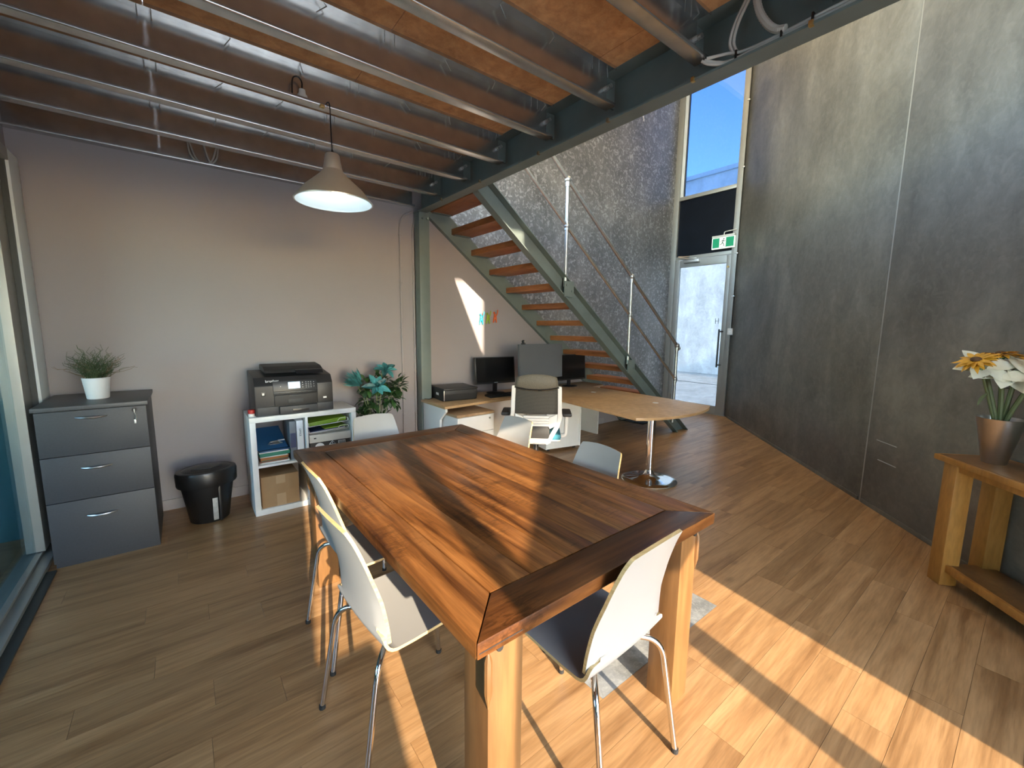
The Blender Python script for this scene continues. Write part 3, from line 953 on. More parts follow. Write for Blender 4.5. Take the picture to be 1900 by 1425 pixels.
def make_chair():
    root = thing('dining_chair', 'white moulded plywood chair', 'chair')
    # centre line in (y, z): front edge -> seat -> curl -> back
    path = [(0.215, 0.432), (0.19, 0.446), (0.15, 0.452), (0.08, 0.452), (0.0, 0.449), (-0.08, 0.447), (-0.135, 0.448)]
    R, cy, cz = 0.052, -0.135, 0.500
    for k in range(1, 9):
        a = -PI / 2 - (PI / 2 + 0.10) * k / 8
        path.append((cy + R * math.cos(a), cz + R * math.sin(a)))
    ylo, zlo = path[-1]
    n = 13
    for k in range(1, n + 1):
        t = k / n
        path.append((ylo - 0.088 * t ** 1.25 + 0.010 * math.sin(PI * t), zlo + (0.878 - zlo) * t))
    S = [0.0]
    for i in range(1, len(path)):
        S.append(S[-1] + math.hypot(path[i][0] - path[i - 1][0], path[i][1] - path[i - 1][1]))
    def at(s):
        s = max(0, min(S[-1], s))
        for i in range(1, len(S)):
            if s <= S[i] + 1e-9:
                t = (s - S[i - 1]) / (S[i] - S[i - 1])
                p = Vector((0, path[i - 1][0] + (path[i][0] - path[i - 1][0]) * t, path[i - 1][1] + (path[i][1] - path[i - 1][1]) * t))
                return p
    s_curl0 = S[6]; s_curl = S[14]; s_end = S[-1]
    key = [(0, 0.158), (0.012, 0.180), (0.035, 0.193), (0.10, 0.200), (s_curl0 - 0.06, 0.205), (s_curl0, 0.206), (s_curl - 0.022, 0.206), (s_curl - 0.010, 0.200),
           (s_curl - 0.002, 0.186), (s_curl + 0.004, 0.158), (s_curl + 0.016, 0.156), (s_curl + 0.022, 0.203), (s_curl + 0.05, 0.199), (s_curl + 0.10, 0.188), (s_curl + 0.20, 0.166),
           (s_end - 0.030, 0.142), (s_end - 0.012, 0.138), (s_end - 0.004, 0.134), (s_end, 0.125)]
    samples = sorted(set([k[0] for k in key] + [i * s_end / 46 for i in range(47)]))
    def hwf(s):
        for i in range(1, len(key)):
            if s <= key[i][0] + 1e-9:
                t = (s - key[i - 1][0]) / (key[i][0] - key[i - 1][0])
                return key[i - 1][1] * (1 - t) + key[i][1] * t
        return key[-1][1]
    rows = []
    NC = 19
    for s in samples:
        p = at(s); tg = (at(s + 0.004) - at(s - 0.004)).normalized()
        nr = Vector((0, tg.z, -tg.y))
        w = hwf(s)
        bk = max(0.0, min(1.0, (s - s_curl0) / 0.2))
        row = []
        for j in range(NC):
            u = -1 + 2 * j / (NC - 1)
            dep = 0.022 * bk * (u * w / 0.2) ** 2                 # the back is dished across its width
            arch = 0.0
            if s > s_end - 0.06: arch = -0.010 * (u * u) * (s - s_end + 0.06) / 0.06
            dn = 0.0
            if s > s_curl + 0.017:
                gs = max(0.0, 1 - (s - s_curl - 0.022) / 0.16)
                ot = max(0.0, (abs(u) * w - 0.150) / 0.055)
                dn = 0.050 * gs * gs * ot
                dep += 0.014 * gs * ot
            sd = -0.006 * (1 - bk) * (1 - u * u)
            row.append((p + Vector((u * w, 0, 0)) + Vector((0, 1, 0)) * dep + Vector((0, 0, arch + sd - dn)), nr))
        rows.append(row)
    bm = nb()
    shell_surface(bm, rows, 0.011)
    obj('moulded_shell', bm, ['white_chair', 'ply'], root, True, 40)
    bm = nb(); box(bm, -0.075, 0.075, -0.085, 0.085, 0.420, 0.4345, 0.003)
    obj('mounting_plate', bm, 'chrome', root)
    for (sx, fx, fy, hy) in ((-1, 0.205, -0.262, -0.05), (1, 0.205, -0.262, -0.05), (-1, 0.150, 0.238, 0.06), (1, 0.150, 0.238, 0.06)):
        bm = nb()
        kx, ky = fx * 0.90, (-0.195 if fy < 0 else fy - 0.035)
        pts = bend([(sx * 0.03, hy, 0.426), (sx * kx, ky, 0.418), (sx * fx, fy, 0.008)], 0.075, 9)
        tube(bm, pts, 0.0105, 12)
        l = obj('leg', bm, 'chrome', root)
        bm = nb(); cyl(bm, (sx * fx, fy, 0.0), (sx * (fx - .0008), fy, 0.016), 0.0125, 10)
        obj('foot_cap', bm, 'black_soft', l)
    return root
ch0 = make_chair()
chairs = [(1.065, 0.915, 92.5, 'white moulded chair at the near end of the table, its back to the camera'),
          (0.605, 1.421, 4.0, 'white moulded chair on the left side of the table, nearer the camera'),
          (0.665, 1.961, 1.4, 'white moulded chair on the left side of the table, further from the camera'),
          (1.545, 2.203, 183.7, 'bright white moulded chair on the right side of the table, before the office chair'),
          (1.472, 1.433, 178.0, 'shaded white moulded chair on the right side of the table, beside the chrome desk foot'),
          (1.027, 2.62, 270.8, 'white moulded chair at the far end of the table, in front of the teal flowers')]
for i, (x, y, a, lab) in enumerate(chairs):
    c = ch0 if i == 0 else dup(ch0)
    c.location = (x, y, 0); c.rotation_euler = (0, 0, math.radians(a - 90))
    tag(c, lab, 'chair', 'dining chairs around the table')

# ------------------------------------------------------------------ filing cabinet, pot, bin
fc = thing('filing_cabinet', 'charcoal three drawer filing cabinet against the back wall', 'cabinet', (-0.465, 3.57, 0))
bobj('body', 'cab', fc, (-0.243, 0.247, 0.018, 0.60, 0.0, 0.975), bev=0.003)
bobj('top', 'cab_top', fc, (-0.258, 0.258, -0.008, 0.605, 0.975, 1.0), bev=0.003)
for (z0, z1, hz) in ((0.035, 0.412, 0.308), (0.416, 0.695, 0.614), (0.699, 0.970, 0.928)):
    d = bobj('drawer', 'cab', fc, (-0.247, 0.247, 0.0, 0.018, z0, z1), bev=0.002)
    bm = nb()
    pts = []
    for k in range(13):
        u = -1 + k / 6
        pts.append((-0.01 + u * 0.070, -0.004 - 0.020 * (1 - u * u), hz - 0.004 * (1 - u * u)))
    tube(bm, pts, [0.003 + 0.005 * (1 - (-1 + k / 6) ** 2) for k in range(13)], 8)
    obj('handle', bm, 'satin', d)
bm = nb()
cyl(bm, (0.19, -0.012, 0.948), (0.19, 0.0, 0.948), 0.014, 14)
obj('lock', bm, 'black', fc)
bm = nb()
box(bm, 0.188, 0.192, -0.030, -0.012, 0.935, 0.955, 0.001)
tube(bm, smooth_path([(0.19, -0.028, 0.935), (0.197, -0.026, 0.905), (0.192, -0.022, 0.885)], 4), 0.0028, 6)
box(bm, 0.184, 0.194, -0.024, -0.021, 0.862, 0.888, 0.001)
obj('key', bm, 'galv_pipe', fc)

pt = thing('potted_twig_plant', 'small white pot of curly green twigs on the filing cabinet', 'plant', (-0.468, 3.86, 1.0))
bm = nb()
seg = 40
prof = [(0.0, 0.0), (0.052, 0.0), (0.055, 0.004), (0.069, 0.128), (0.0705, 0.138), (0.066, 0.140), (0.064, 0.125), (0.0, 0.12)]
lathe(bm, prof, seg=seg)
for v in bm.verts:
    r = math.hypot(v.co.x, v.co.y)
    if 0.003 < v.co.z < 0.122 and r > 0.05:
        a = math.atan2(v.co.y, v.co.x)
        k = 1 + 0.025 * math.cos(20 * a); v.co.x *= k; v.co.y *= k
obj('pot', bm, 'pot', pt)
bm = nb(); lathe(bm, [(0.0, 0.127), (0.064, 0.124)], seg=20); obj('soil', bm, 'soil', pt)
rng = random.Random(11)
def twigs(count, mat, spread, hmin, hmax):
    bm = nb()
    for i in range(count):
        a = rng.uniform(0, 2 * PI); r0 = rng.uniform(0, 0.045)
        sp = rng.uniform(0.25, 1.0) * spread; h = rng.uniform(hmin, hmax) * (1.15 - 0.55 * sp / spread)
        ph = rng.uniform(0, 6.28); am = rng.uniform(0.008, 0.017); fq = rng.uniform(2.2, 4.0)
        pts = []
        for k in range(11):
            t = k / 10
            x = math.cos(a) * (r0 + sp * t ** 1.4); y = math.sin(a) * (r0 + sp * t ** 1.4)
            w = am * min(1, t * 2.2)
            pts.append((x + w * math.cos(ph + fq * 2 * PI * t), y + w * math.sin(ph + fq * 2 * PI * t), 0.12 + h * t + w * 0.5 * math.sin(ph * 2 + fq * 5 * t)))
        tube(bm, pts, [0.0021 - 0.0012 * k / 10 for k in range(11)], 4)
    return bm
obj('twig_foliage', twigs(110, 'twig', 0.13, 0.12, 0.24), 'twig', pt)['kind'] = 'stuff'
obj('dry_twigs', twigs(22, 'twig_dry', 0.23, 0.10, 0.20), 'twig_dry', pt)['kind'] = 'stuff'

bn = thing('waste_bin', 'glossy black oval waste bin on the floor between cabinet and shelf', 'bin', (0.072, 3.87, 0), math.radians(6))
bm = nb()
lathe(bm, [(0, 0.0), (0.118, 0.0), (0.126, 0.008), (0.168, 0.30), (0.160, 0.30)], seg=48, sx=1.0, sy=0.80)
obj('bucket', bm, 'black', bn, True, 50)
bm = nb()
lathe(bm, [(0.160, 0.292), (0.188, 0.290), (0.193, 0.300), (0.195, 0.385), (0.188, 0.402), (0.165, 0.408), (0.15, 0.402)], seg=48, sx=1.0, sy=0.80)
obj('rim', bm, 'black', bn, True, 50)
bm = nb()
lathe(bm, [(0.166, 0.402), (0.12, 0.418), (0.05, 0.424), (0, 0.425)], seg=40, sx=1.0, sy=0.80)
obj('lid', bm, 'black', bn, True, 60)
bm = nb()
tube(bm, [(-0.10, -0.05, 0.421), (0.02, -0.085, 0.422), (0.09, -0.05, 0.424)], 0.006, 8)
obj('lid_seam', bm, 'black_matt', bn)
bm = nb(); box(bm, 0.005, 0.038, -0.004, 0.0, 0.02, 0.20, 0.001)
o = obj('label_strip', bm, 'sticker', bn); o.location = (0.0, -0.104, 0.0); o.rotation_euler = (math.radians(6.5), 0, 0)
bm = nb(); box(bm, 0.045, 0.062, -0.125, -0.09, 0.01, 0.295, 0.004)
bm2 = bm
obj('front_rib', bm2, 'black', bn)

# ------------------------------------------------------------------ cube shelf and what it holds
KX, KY, KW, KD, KH = 0.354, 3.68, 0.798, 0.39, 0.788
ks = thing('cube_shelf', 'white two by two cube shelf carrying the big printer', 'shelf', (KX, KY, 0))
bobj('top_panel', 'white_lam', ks, (0, KW, 0, KD, KH - 0.040, KH), bev=0.0015)
bobj('bottom_panel', 'white_lam', ks, (0, KW, 0, KD, 0, 0.045), bev=0.0015)
bobj('side_panel', 'white_lam', ks, (0, 0.040, 0, KD, 0.045, KH - 0.040), bev=0.0015)
bobj('side_panel', 'white_lam', ks, (KW - 0.040, KW, 0, KD, 0.045, KH - 0.040), bev=0.0015)
bobj('divider', 'white_lam', ks, (0.390, 0.408, 0.002, KD, 0.045, KH - 0.040), bev=0.001)
bobj('middle_shelf', 'white_lam', ks, (0.040, 0.390, 0.002, KD, 0.385, 0.403), bev=0.001)
bobj('middle_shelf', 'white_lam', ks, (0.408, KW - 0.040, 0.002, KD, 0.385, 0.403), bev=0.001)

zc = 0.4035
stack = [('paper', 0.010, 0.205, 'loose white papers at the bottom of the folder stack', 'paper stack', 0.25), ('brown_folder', 0.012, 0.20, 'brown card folder near the bottom of the shelf stack', 'folder', 0.24),
         ('green_folder', 0.004, 0.19, 'thin dark folder between brown and orange ones on the shelf', 'folder', 0.23), ('orange_folder', 0.022, 0.195, 'orange card folder in the middle of the shelf stack', 'folder', 0.22),
         ('paper', 0.006, 0.195, 'white sheets between orange and green folders on the shelf', 'paper stack', 0.22), ('green_folder', 0.030, 0.215, 'emerald green folder in the shelf stack', 'folder', 0.25),
         ('paper', 0.008, 0.21, 'white sheets under the blue clipboards on the shelf', 'paper stack', 0.24), ('blue_folder', 0.010, 0.222, 'lower blue clipboard in the shelf stack', 'clipboard', 0.27)]
ang = [2, -3, 4, 1, -2, 3, 2, 4]
for i, (mat, h, w, lab, cat, dp) in enumerate(stack):
    bm = nb()
    nl = max(1, int(h / 0.006))
    for q_ in range(nl):
        jx, jy_ = random.uniform(-.004, .004), random.uniform(-.004, .004)
        box(bm, -w / 2 + jx, w / 2 + jx, -dp / 2 + jy_, dp / 2 + jy_, h * q_ / nl, h * (q_ + 1) / nl - 0.0004, 0.0008)
    nm = {'folder': 'document_folder', 'paper stack': 'paper_stack', 'clipboard': 'clipboard'}[cat]
    o = obj(nm, bm, mat); o.location = (KX + 0.158, KY + 0.03 + dp / 2 + 0.010, zc); o.rotation_euler = (0, 0, math.radians(ang[i]))
    tag(o, lab, cat, 'papers stacked in the shelf')
    zc += h + 0.0004
cb = thing('clipboard', 'blue clipboard with metal clip leaning on top of the shelf stack', 'clipboard', (KX + 0.150, KY + 0.055, zc + 0.004), math.radians(4))
cb.rotation_euler = (math.radians(24), 0, math.radians(4))
bobj('board', 'blue_folder', cb, (-0.11, 0.112, 0, 0.30, 0, 0.004), bev=0.001)
bm = nb()
box(bm, -0.01, 0.085, 0.05, 0.062, 0.0045, 0.010, 0.001)
box(bm, 0.015, 0.060, 0.045, 0.085, 0.0045, 0.014, 0.003)
tube(bm, [(-0.02, 0.05, 0.010), (0.0, 0.075, 0.012), (0.06, 0.075, 0.012), (0.08, 0.05, 0.010)], 0.003, 6)
obj('metal_clip', bm, 'satin', cb)
bobj('paper_slip', 'paper', cb, (0.06, 0.11, 0.085, 0.10, 0.0045, 0.006))
for bxx, w, mat, lab in ((KX + 0.276, 0.048, 'binder_grey', 'grey lever arch binder on the shelf beside the folders'), (KX + 0.328, 0.050, 'binder_white', 'white lever arch binder standing beside the shelf divider')):
    b = thing('ring_binder', lab, 'binder', (bxx, KY + 0.035, 0.4035), 0, 'binders on the shelf')
    bobj('cover', mat, b, (0, w, 0.0, 0.28, 0, 0.318), bev=0.002)
    if mat == 'binder_white':
        bobj('spine_label', 'paper', b, (0.008, w - 0.008, -0.0012, 0.0, 0.04, 0.24))
        lettering('spine_lettering', 'OFFICE', 0.020, 'binder_grey', b, Matrix.Translation((w / 2, -0.0016, 0.22)) @ Matrix.Rotation(PI / 2, 4, 'X') @ Matrix.Rotation(-PI / 2, 4, 'Z'))
    else:
        bobj('spine_band', 'dkblue', b, (0.004, w - 0.004, -0.001, 0.0, 0.10, 0.22))
ct = thing('cardboard_box', 'taped brown cardboard carton in the lower left cube', 'box', (KX + 0.185, KY + 0.02, 0.0455), 0)
bobj('carton', 'carton', ct, (-0.135, 0.135, 0, 0.33, 0, 0.255), bev=0.002)
bobj('tape_strip', 'tape', ct, (-0.030, 0.036, -0.001, 0.0, 0.185, 0.2549), smooth=False)
bobj('tape_strip', 'tape', ct, (-0.030, 0.036, -0.001, 0, 0.0, 0.10), smooth=False)
bobj('flap_edge', 'carton', ct, (-0.137, 0.137, -0.002, 0.002, 0.2525, 0.2555), smooth=False)
# right upper cube: dark box, white box, letter trays with folders
rx = KX + 0.408
bbx = thing('black_product_box', 'black box with round white logo and warning triangle in the shelf', 'box', (rx + 0.012, KY + 0.02, 0.4035))
bobj('box_body', 'black_matt', bbx, (0, 0.325, 0, 0.30, 0, 0.118), bev=0.002)
bm = nb()
t_ = bmesh.new(); bmesh.ops.create_circle(t_, cap_ends=True, segments=28, radius=0.038)
_merge(bm, t_, face_y(0.075, -0.0012, 0.072))
obj('round_logo', bm, 'mark', bbx, False)
lettering('logo_lettering', 'juc', 0.034, 'black_matt', bbx, face_y(0.075, -0.0020, 0.072))
bm = nb()
tube(bm, [(0.150, -0.002, 0.085), (0.205, -0.002, 0.085), (0.1775, -0.002, 0.130 - 0.015), (0.150, -0.002, 0.085)], 0.0022, 6)
box(bm, 0.176, 0.179, -0.003, -0.001, 0.092, 0.105)
box(bm, 0.155, 0.200, -0.002, 0.0, 0.068, 0.078)
obj('warning_triangle', bm, 'mark', bbx, False)
bm = nb()
box(bm, 0.225, 0.285, -0.0008, 0.0, 0.065, 0.108)
obj('barcode_label', bm, 'paper', bbx, False)
bm = nb()
for k in range(13):
    box(bm, 0.229 + k * 0.0042, 0.231 + k * 0.0042 + (k % 3) * 0.0007, -0.0014, -0.0008, 0.068, 0.105)
obj('barcode_bars', bm, 'black_matt', bbx, False)['kind'] = 'stuff'
wbx = thing('white_flat_box', 'flat white box with small black mark lying on the black box', 'box', (rx + 0.008, KY + 0.012, 0.522))
bobj('box_body', 'offwhite', wbx, (0, 0.335, 0, 0.30, 0, 0.066), bev=0.002)
bobj('corner_mark', 'black_matt', wbx, (0.034, 0.052, -0.001, 0, 0.032, 0.042), smooth=False)
for k, (dz, tilt, lab) in enumerate(((0.592, 2.0, 'white wire letter tray holding papers, lower of two in the shelf'), (0.648, 5.0, 'white wire letter tray holding lime folders, upper of two in the shelf'))):
    tr = thing('letter_tray', lab, 'letter tray', (rx + 0.012, KY + 0.015, dz), 0, 'letter trays in the shelf')
    tr.rotation_euler = (0, math.radians(-tilt if k else tilt * -1.6), 0)
    bm = nb()
    L = 0.315
    tube(bm, bend([(0, 0, 0.012), (L, 0, 0.004), (L + 0.0, 0, 0.034), (L - 0.07, 0, 0.038), (L - 0.09, 0, 0.012)], 0.012, 4), 0.0022, 6)
    tube(bm, bend([(0, 0, 0.012), (0, 0.27, 0.012), (L, 0.27, 0.008), (L, 0, 0.006)], 0.02, 4), 0.0022, 6)
    tube(bm, bend([(0, 0, 0.012), (0, 0, 0.040), (0, 0.27, 0.040), (L, 0.27, 0.040)], 0.02, 4), 0.0022, 6)
    for q_ in range(1, 7):
        tube(bm, [(L * q_ / 7, 0, 0.010), (L * q_ / 7, 0.27, 0.010)], 0.0012, 5)
    obj('wire_frame', bm, 'paper', tr)
    if k:
        for q_ in range(3):
            bobj('lime_folder', 'lime', tr, (0.004, 0.300, 0.006, 0.26, 0.013 + 0.011 * q_, 0.022 + 0.011 * q_), bev=0.002)
    else:
        bobj('paper_sheaf', 'paper', tr, (0.004, 0.290, 0.008, 0.26, 0.012, 0.018), bev=0.001)
        bobj('navy_folder', 'dkblue', tr, (0.004, 0.280, 0.005, 0.26, 0.019, 0.025), bev=0.001)
        bobj('lime_folder', 'lime', tr, (0.12, 0.300, 0.007, 0.26, 0.026, 0.033), bev=0.001)
gb = thing('glue_bottle', 'small red capped bottle behind the printer on the shelf', 'bottle', (KX + 0.026, KY + 0.075, KH))
bm = nb(); lathe(bm, [(0, 0), (0.020, 0), (0.022, 0.004), (0.022, 0.018), (0.018, 0.024), (0, 0.024)], seg=20); obj('bottle_body', bm, 'white_plastic', gb)
bm = nb(); lathe(bm, [(0.021, 0.024), (0.024, 0.026), (0.024, 0.052), (0.020, 0.056), (0, 0.056)], seg=20); obj('cap', bm, 'red', gb)

# ------------------------------------------------------------------ big printer
pr = thing('multifunction_printer', 'large black multifunction printer with lit screen on the cube shelf', 'printer', (0.690, KY + 0.025, KH), math.radians(0.5))
PWd, PDp, PHt = 0.572, 0.36, 0.335
bm = nb()
prism(bm, [(0.0, 0.0), (0.0, 0.235), (0.045, 0.30), (PDp, 0.335), (PDp, 0.0)], 0, -PWd / 2, PWd / 2, 0.008)
obj('casing', bm, 'printer', pr)
bobj('lower_front', 'printer_lo', pr, (-PWd / 2 + 0.012, -0.125, -0.006, 0.02, 0.004, 0.070), bev=0.003)
bobj('lower_front', 'printer_lo', pr, (0.155, PWd / 2 - 0.006, -0.006, 0.02, 0.004, 0.070), bev=0.003)
bobj('paper_cassette', 'printer_lo', pr, (-0.125, 0.155, -0.032, 0.05, 0.004, 0.068), bev=0.004)
bobj('cassette_grip', 'black', pr, (-0.035, 0.085, -0.034, -0.030, 0.020, 0.042), bev=0.001)
bobj('tray_upper', 'black_matt', pr, (-0.155, 0.155, -0.010, 0.02, 0.074, 0.158), bev=0.004)
bobj('tray_grip', 'printer_lo', pr, (-0.060, 0.050, -0.014, -0.008, 0.090, 0.120), bev=0.001)
bobj('tray_grip', 'printer_lo', pr, (-0.050, 0.040, -0.013, -0.008, 0.138, 0.152), bev=0.001)
bobj('output_slot', 'printer_gloss', pr, (-0.158, 0.158, -0.004, 0.01, 0.160, 0.184), bev=0.002)
bobj('side_pod', 'printer', pr, (0.162, PWd / 2 - 0.004, -0.008, 0.03, 0.074, 0.238), bev=0.005)
bobj('side_pod_badge', 'mark', pr, (0.205, 0.231, -0.0095, -0.008, 0.106, 0.120))
bm = nb(); box(bm, -0.160, 0.160, -0.006, 0.006, -0.040, 0.042, 0.003)
cp = obj('control_panel', bm, 'printer_gloss', pr); cp.location = (0.0, 0.002, 0.226); cp.rotation_euler = (math.radians(-10), 0, 0)
bobj('touch_screen', 'lcd', cp, (-0.052, 0.034, -0.0085, -0.006, -0.022, 0.030), bev=0.001)
bm = nb()
for a in range(3):
    for c in range(4):
        box(bm, 0.075 + a * 0.018, 0.083 + a * 0.018, -0.0072, -0.006, -0.020 + c * 0.014, -0.017 + c * 0.014)
for c in range(3):
    box(bm, 0.050, 0.056, -0.0072, -0.006, -0.018 + c * 0.019, -0.013 + c * 0.019)
    box(bm, 0.135, 0.140, -0.0072, -0.006, -0.016 + c * 0.018, -0.012 + c * 0.018)
box(bm, -0.110, -0.104, -0.0072, -0.006, -0.004, 0.002)
obj('keypad', bm, 'mark', cp, False)['kind'] = 'stuff'
bm = nb()
for k in range(7):
    box(bm, -0.150 + 0.040 * k, -0.122 + 0.040 * k, -0.0085, -0.004, 0.170, 0.1755)
obj('slot_ribs', bm, 'printer_lo', pr, False)['kind'] = 'stuff'
bobj('usb_port', 'black', pr, (-0.243, -0.213, -0.004, 0.004, 0.158, 0.190), bev=0.001)
bobj('usb_mark', 'sticker', pr, (-0.236, -0.222, -0.0055, -0.004, 0.165, 0.182))
lettering('brand_lettering', 'brother', 0.030, 'mark', pr, face_y(-0.160, 0.020, 0.2700, 0, math.radians(-34.5)))
# document feeder on top
bm = nb()
prism(bm, [(0.08, 0.326), (0.10, 0.352), (0.16, 0.372), (0.33, 0.384), (0.35, 0.345)], 0, -0.20, 0.235, 0.006)
obj('document_feeder', bm, 'black_matt', pr)
bm = nb()
prism(bm, [(0.028, 0.318), (0.06, 0.345), (0.20, 0.358), (0.20, 0.346), (0.066, 0.332)], 0, 0.02, 0.225, 0.002)
obj('feeder_tray', bm, 'printer_gloss', pr)

# ------------------------------------------------------------------ teal flowers in a tall vase
fl = thing('teal_flower_arrangement', 'tall vase of teal artificial flowers and dark leaves in the corner', 'plant', (1.45, 3.98, 0))
bm = nb(); lathe(bm, [(0, 0), (0.075, 0), (0.085, 0.02), (0.10, 0.25), (0.085, 0.42), (0.095, 0.45), (0.088, 0.45), (0.08, 0.42), (0.0, 0.40)], seg=28)
obj('vase', bm, 'pot', fl)
rng = random.Random(5)
def leaf(bm, base, d, L, W, up=Vector((0, 0, 1)), curl=0.25, mi=0, fold=0.15):
    d = Vector(d).normalized(); s = d.cross(up)
    if s.length < 1e-3: s = Vector((1, 0, 0))
    s.normalize(); n = s.cross(d)
    base = Vector(base)
    rows = []
    for k, (t, w) in enumerate(((0, 0.12), (0.25, 0.75), (0.5, 1.0), (0.78, 0.65), (1.0, 0.03))):
        c = base + d * (L * t) - n * (curl * L * t * t)
        rows.append((bm.verts.new(c - s * W * w / 2 + n * fold * W * w), bm.verts.new(c), bm.verts.new(c + s * W * w / 2 + n * fold * W * w)))
    for a, b in zip(rows, rows[1:]):
        for j in range(2):
            f = bm.faces.new([a[j], a[j + 1], b[j + 1], b[j]]); f.material_index = mi
stems = []
bm = nb()
tips = [(-0.22, -0.04, 1.00), (0.04, -0.06, 1.08), (-0.02, -0.05, 0.93), (0.20, 0.0, 0.92), (0.14, 0.06, 0.98), (-0.12, 0.04, 0.94), (0.02, 0.03, 0.97), (-0.12, -0.08, 0.80), (0.10, -0.07, 0.82)]
for (x, y, z) in tips:
    pts = smooth_path([(x * 0.12, y * 0.2, 0.40), (x * 0.28, y * 0.4, 0.60), (x * 0.7, y * 0.8, z - 0.14), (x, y, z)], 4)
    tube(bm, pts, 0.0045, 6); stems.append(pts)
obj('stems', bm, 'stem', fl)['kind'] = 'stuff'
bm = nb()
for (cx, cy, cz, rr, nn) in ((0.20, 0.0, 0.90, 0.12, 80), (0.12, -0.03, 0.80, 0.11, 60), (-0.09, -0.02, 0.93, 0.11, 45), (-0.14, -0.05, 0.62, 0.13, 70), (0.02, -0.04, 0.58, 0.11, 45), (0.06, 0.03, 0.95, 0.12, 45), (-0.05, 0.02, 0.78, 0.13, 50)):
    for k in range(nn):
        v = Vector((rng.gauss(0, 1), rng.gauss(0, 1), rng.gauss(0, 0.8))).normalized()
        p = Vector((cx, cy, cz)) + v * rr * rng.uniform(0.2, 0.85)
        if p.y > 0.24: continue
        leaf(bm, p, v + Vector((0, -0.2, rng.uniform(-0.3, 0.5))), rng.uniform(0.050, 0.085), rng.uniform(0.032, 0.054), curl=rng.uniform(0, .5), mi=0 if rng.random() < 0.72 else 1)
obj('leaves', bm, ['leaf', 'leaf2'], fl)['kind'] = 'stuff'
def star_flower(c, d, L, W, n, name):
    bm = nb(); d = Vector(d).normalized()
    a = d.cross(Vector((0, 0, 1))).normalized(); b = a.cross(d)
    for k in range(n):
        an = 2 * PI * k / n + rng.uniform(-.2, .2)
        v = (a * math.cos(an) + b * math.sin(an)) + d * rng.uniform(0.25, 0.6)
        leaf(bm, Vector(c), v, L * rng.uniform(0.8, 1.15), W, up=d, curl=0.25, mi=0 if k % 3 else 1, fold=0.22)
    for k in range(4):
        an = 2 * PI * k / 4
        v = (a * math.cos(an) + b * math.sin(an)) * 0.5 + d
        leaf(bm, Vector(c), v, L * 0.5, W * 0.6, up=d, curl=-0.1, mi=1)
    obj(name, bm, ['teal_petal', 'teal_dark'], fl)
star_flower((0.055, -0.10, 1.075), (0.1, -0.55, 0.8), 0.125, 0.062, 7, 'teal_flower')
star_flower((-0.035, -0.12, 0.93), (-0.2, -0.8, 0.5), 0.125, 0.062, 7, 'teal_flower')
bm = nb()
for k in range(70):
    an = rng.uniform(0, 2 * PI); q_ = rng.uniform(0.15, 1.0)
    ax = Vector((-0.65, -0.15, 0.55)).normalized(); a = ax.cross(Vector((0, 1, 0))).normalized(); b = ax.cross(a)
    v = ax + (a * math.cos(an) + b * math.sin(an)) * 0.62 * q_
    leaf(bm, Vector((-0.165, -0.04, 0.955)) + (a * math.cos(an) + b * math.sin(an)) * 0.02, v, rng.uniform(0.11, 0.165), 0.016, up=Vector((0, -1, 0)), curl=rng.uniform(-.2, .1), mi=0 if rng.random() < 0.5 else 1)
obj('protea_head', bm, ['teal_petal', 'teal_dark'], fl)

# ------------------------------------------------------------------ corner desk
DZ = 0.718
dk = thing('corner_desk', 'light oak corner desk with curved end on a chrome trumpet foot', 'desk', (3.2, 3.3, 0))
def dl(x, y): return (x - 3.2, y - 3.3)
arc = []
P0, P1, P2, P3 = Vector((3.10, 2.17)), Vector((3.42, 1.93)), Vector((3.98, 1.94)), Vector((4.27, 2.10))
for k in range(1, 16):
    t = k / 16
    p = P0 * (1 - t) ** 3 + P1 * 3 * t * (1 - t) ** 2 + P2 * 3 * t * t * (1 - t) + P3 * t ** 3
    arc.append((p.x, p.y))
outline = [(1.975, 3.575), (2.86, 3.65), (3.10, 3.62), (3.22, 3.50), (3.245, 3.30), (3.10, 2.17)] + arc + [(4.27, 2.10), (4.315, 2.66), (4.325, 3.74), (4.62, 3.80), (4.62, 4.19), (2.125, 4.19), (2.125, 4.095), (1.975, 4.095)]
bm = nb()
prism(bm, [dl(*p) for p in outline], 2, DZ - 0.025, DZ, 0.002)
for f in bm.faces:
    if abs(f.normal.z) < 0.5: f.material_index = 1
wt = obj('worktop', bm, ['desk', 'desk_edge'], dk, True, 25)
for gx, gy in ((3.95, 3.40), (3.93, 2.52)):
    bm = nb(); lathe(bm, [(0, 0.0035), (0.026, 0.0035), (0.031, 0.002), (0.032, 0.0)], c=(gx - 3.2, gy - 3.3, DZ), seg=24)
    obj('cable_grommet', bm, 'white_plastic', wt)
bm = nb()
px, py = 3.585 - 3.2, 2.325 - 3.3
cyl(bm, (px, py, 0.03), (px, py, DZ - 0.026), 0.040, 28)
obj('pole', bm, 'chrome', dk)
bm = nb()
lathe(bm, [(0, 0.0), (0.265, 0.0), (0.268, 0.008), (0.262, 0.014), (0.20, 0.022), (0.12, 0.032), (0.07, 0.046), (0.048, 0.075), (0.041, 0.11), (0.0, 0.11)], c=(px, py, 0), seg=56)
obj('trumpet_foot', bm, 'chrome', dk, True, 50)
bm = nb()
prism(bm, [(4.085 - 3.3, 0.02), (4.085 - 3.3, DZ - 0.026), (3.60 - 3.3, DZ - 0.026), (3.60 - 3.3, 0.66), (3.70 - 3.3, 0.58), (3.72 - 3.3, 0.56), (3.72 - 3.3, 0.02)], 0, 1.995 - 3.2, 2.020 - 3.2, 0.002)
obj('end_panel', bm, 'white_lam', dk)
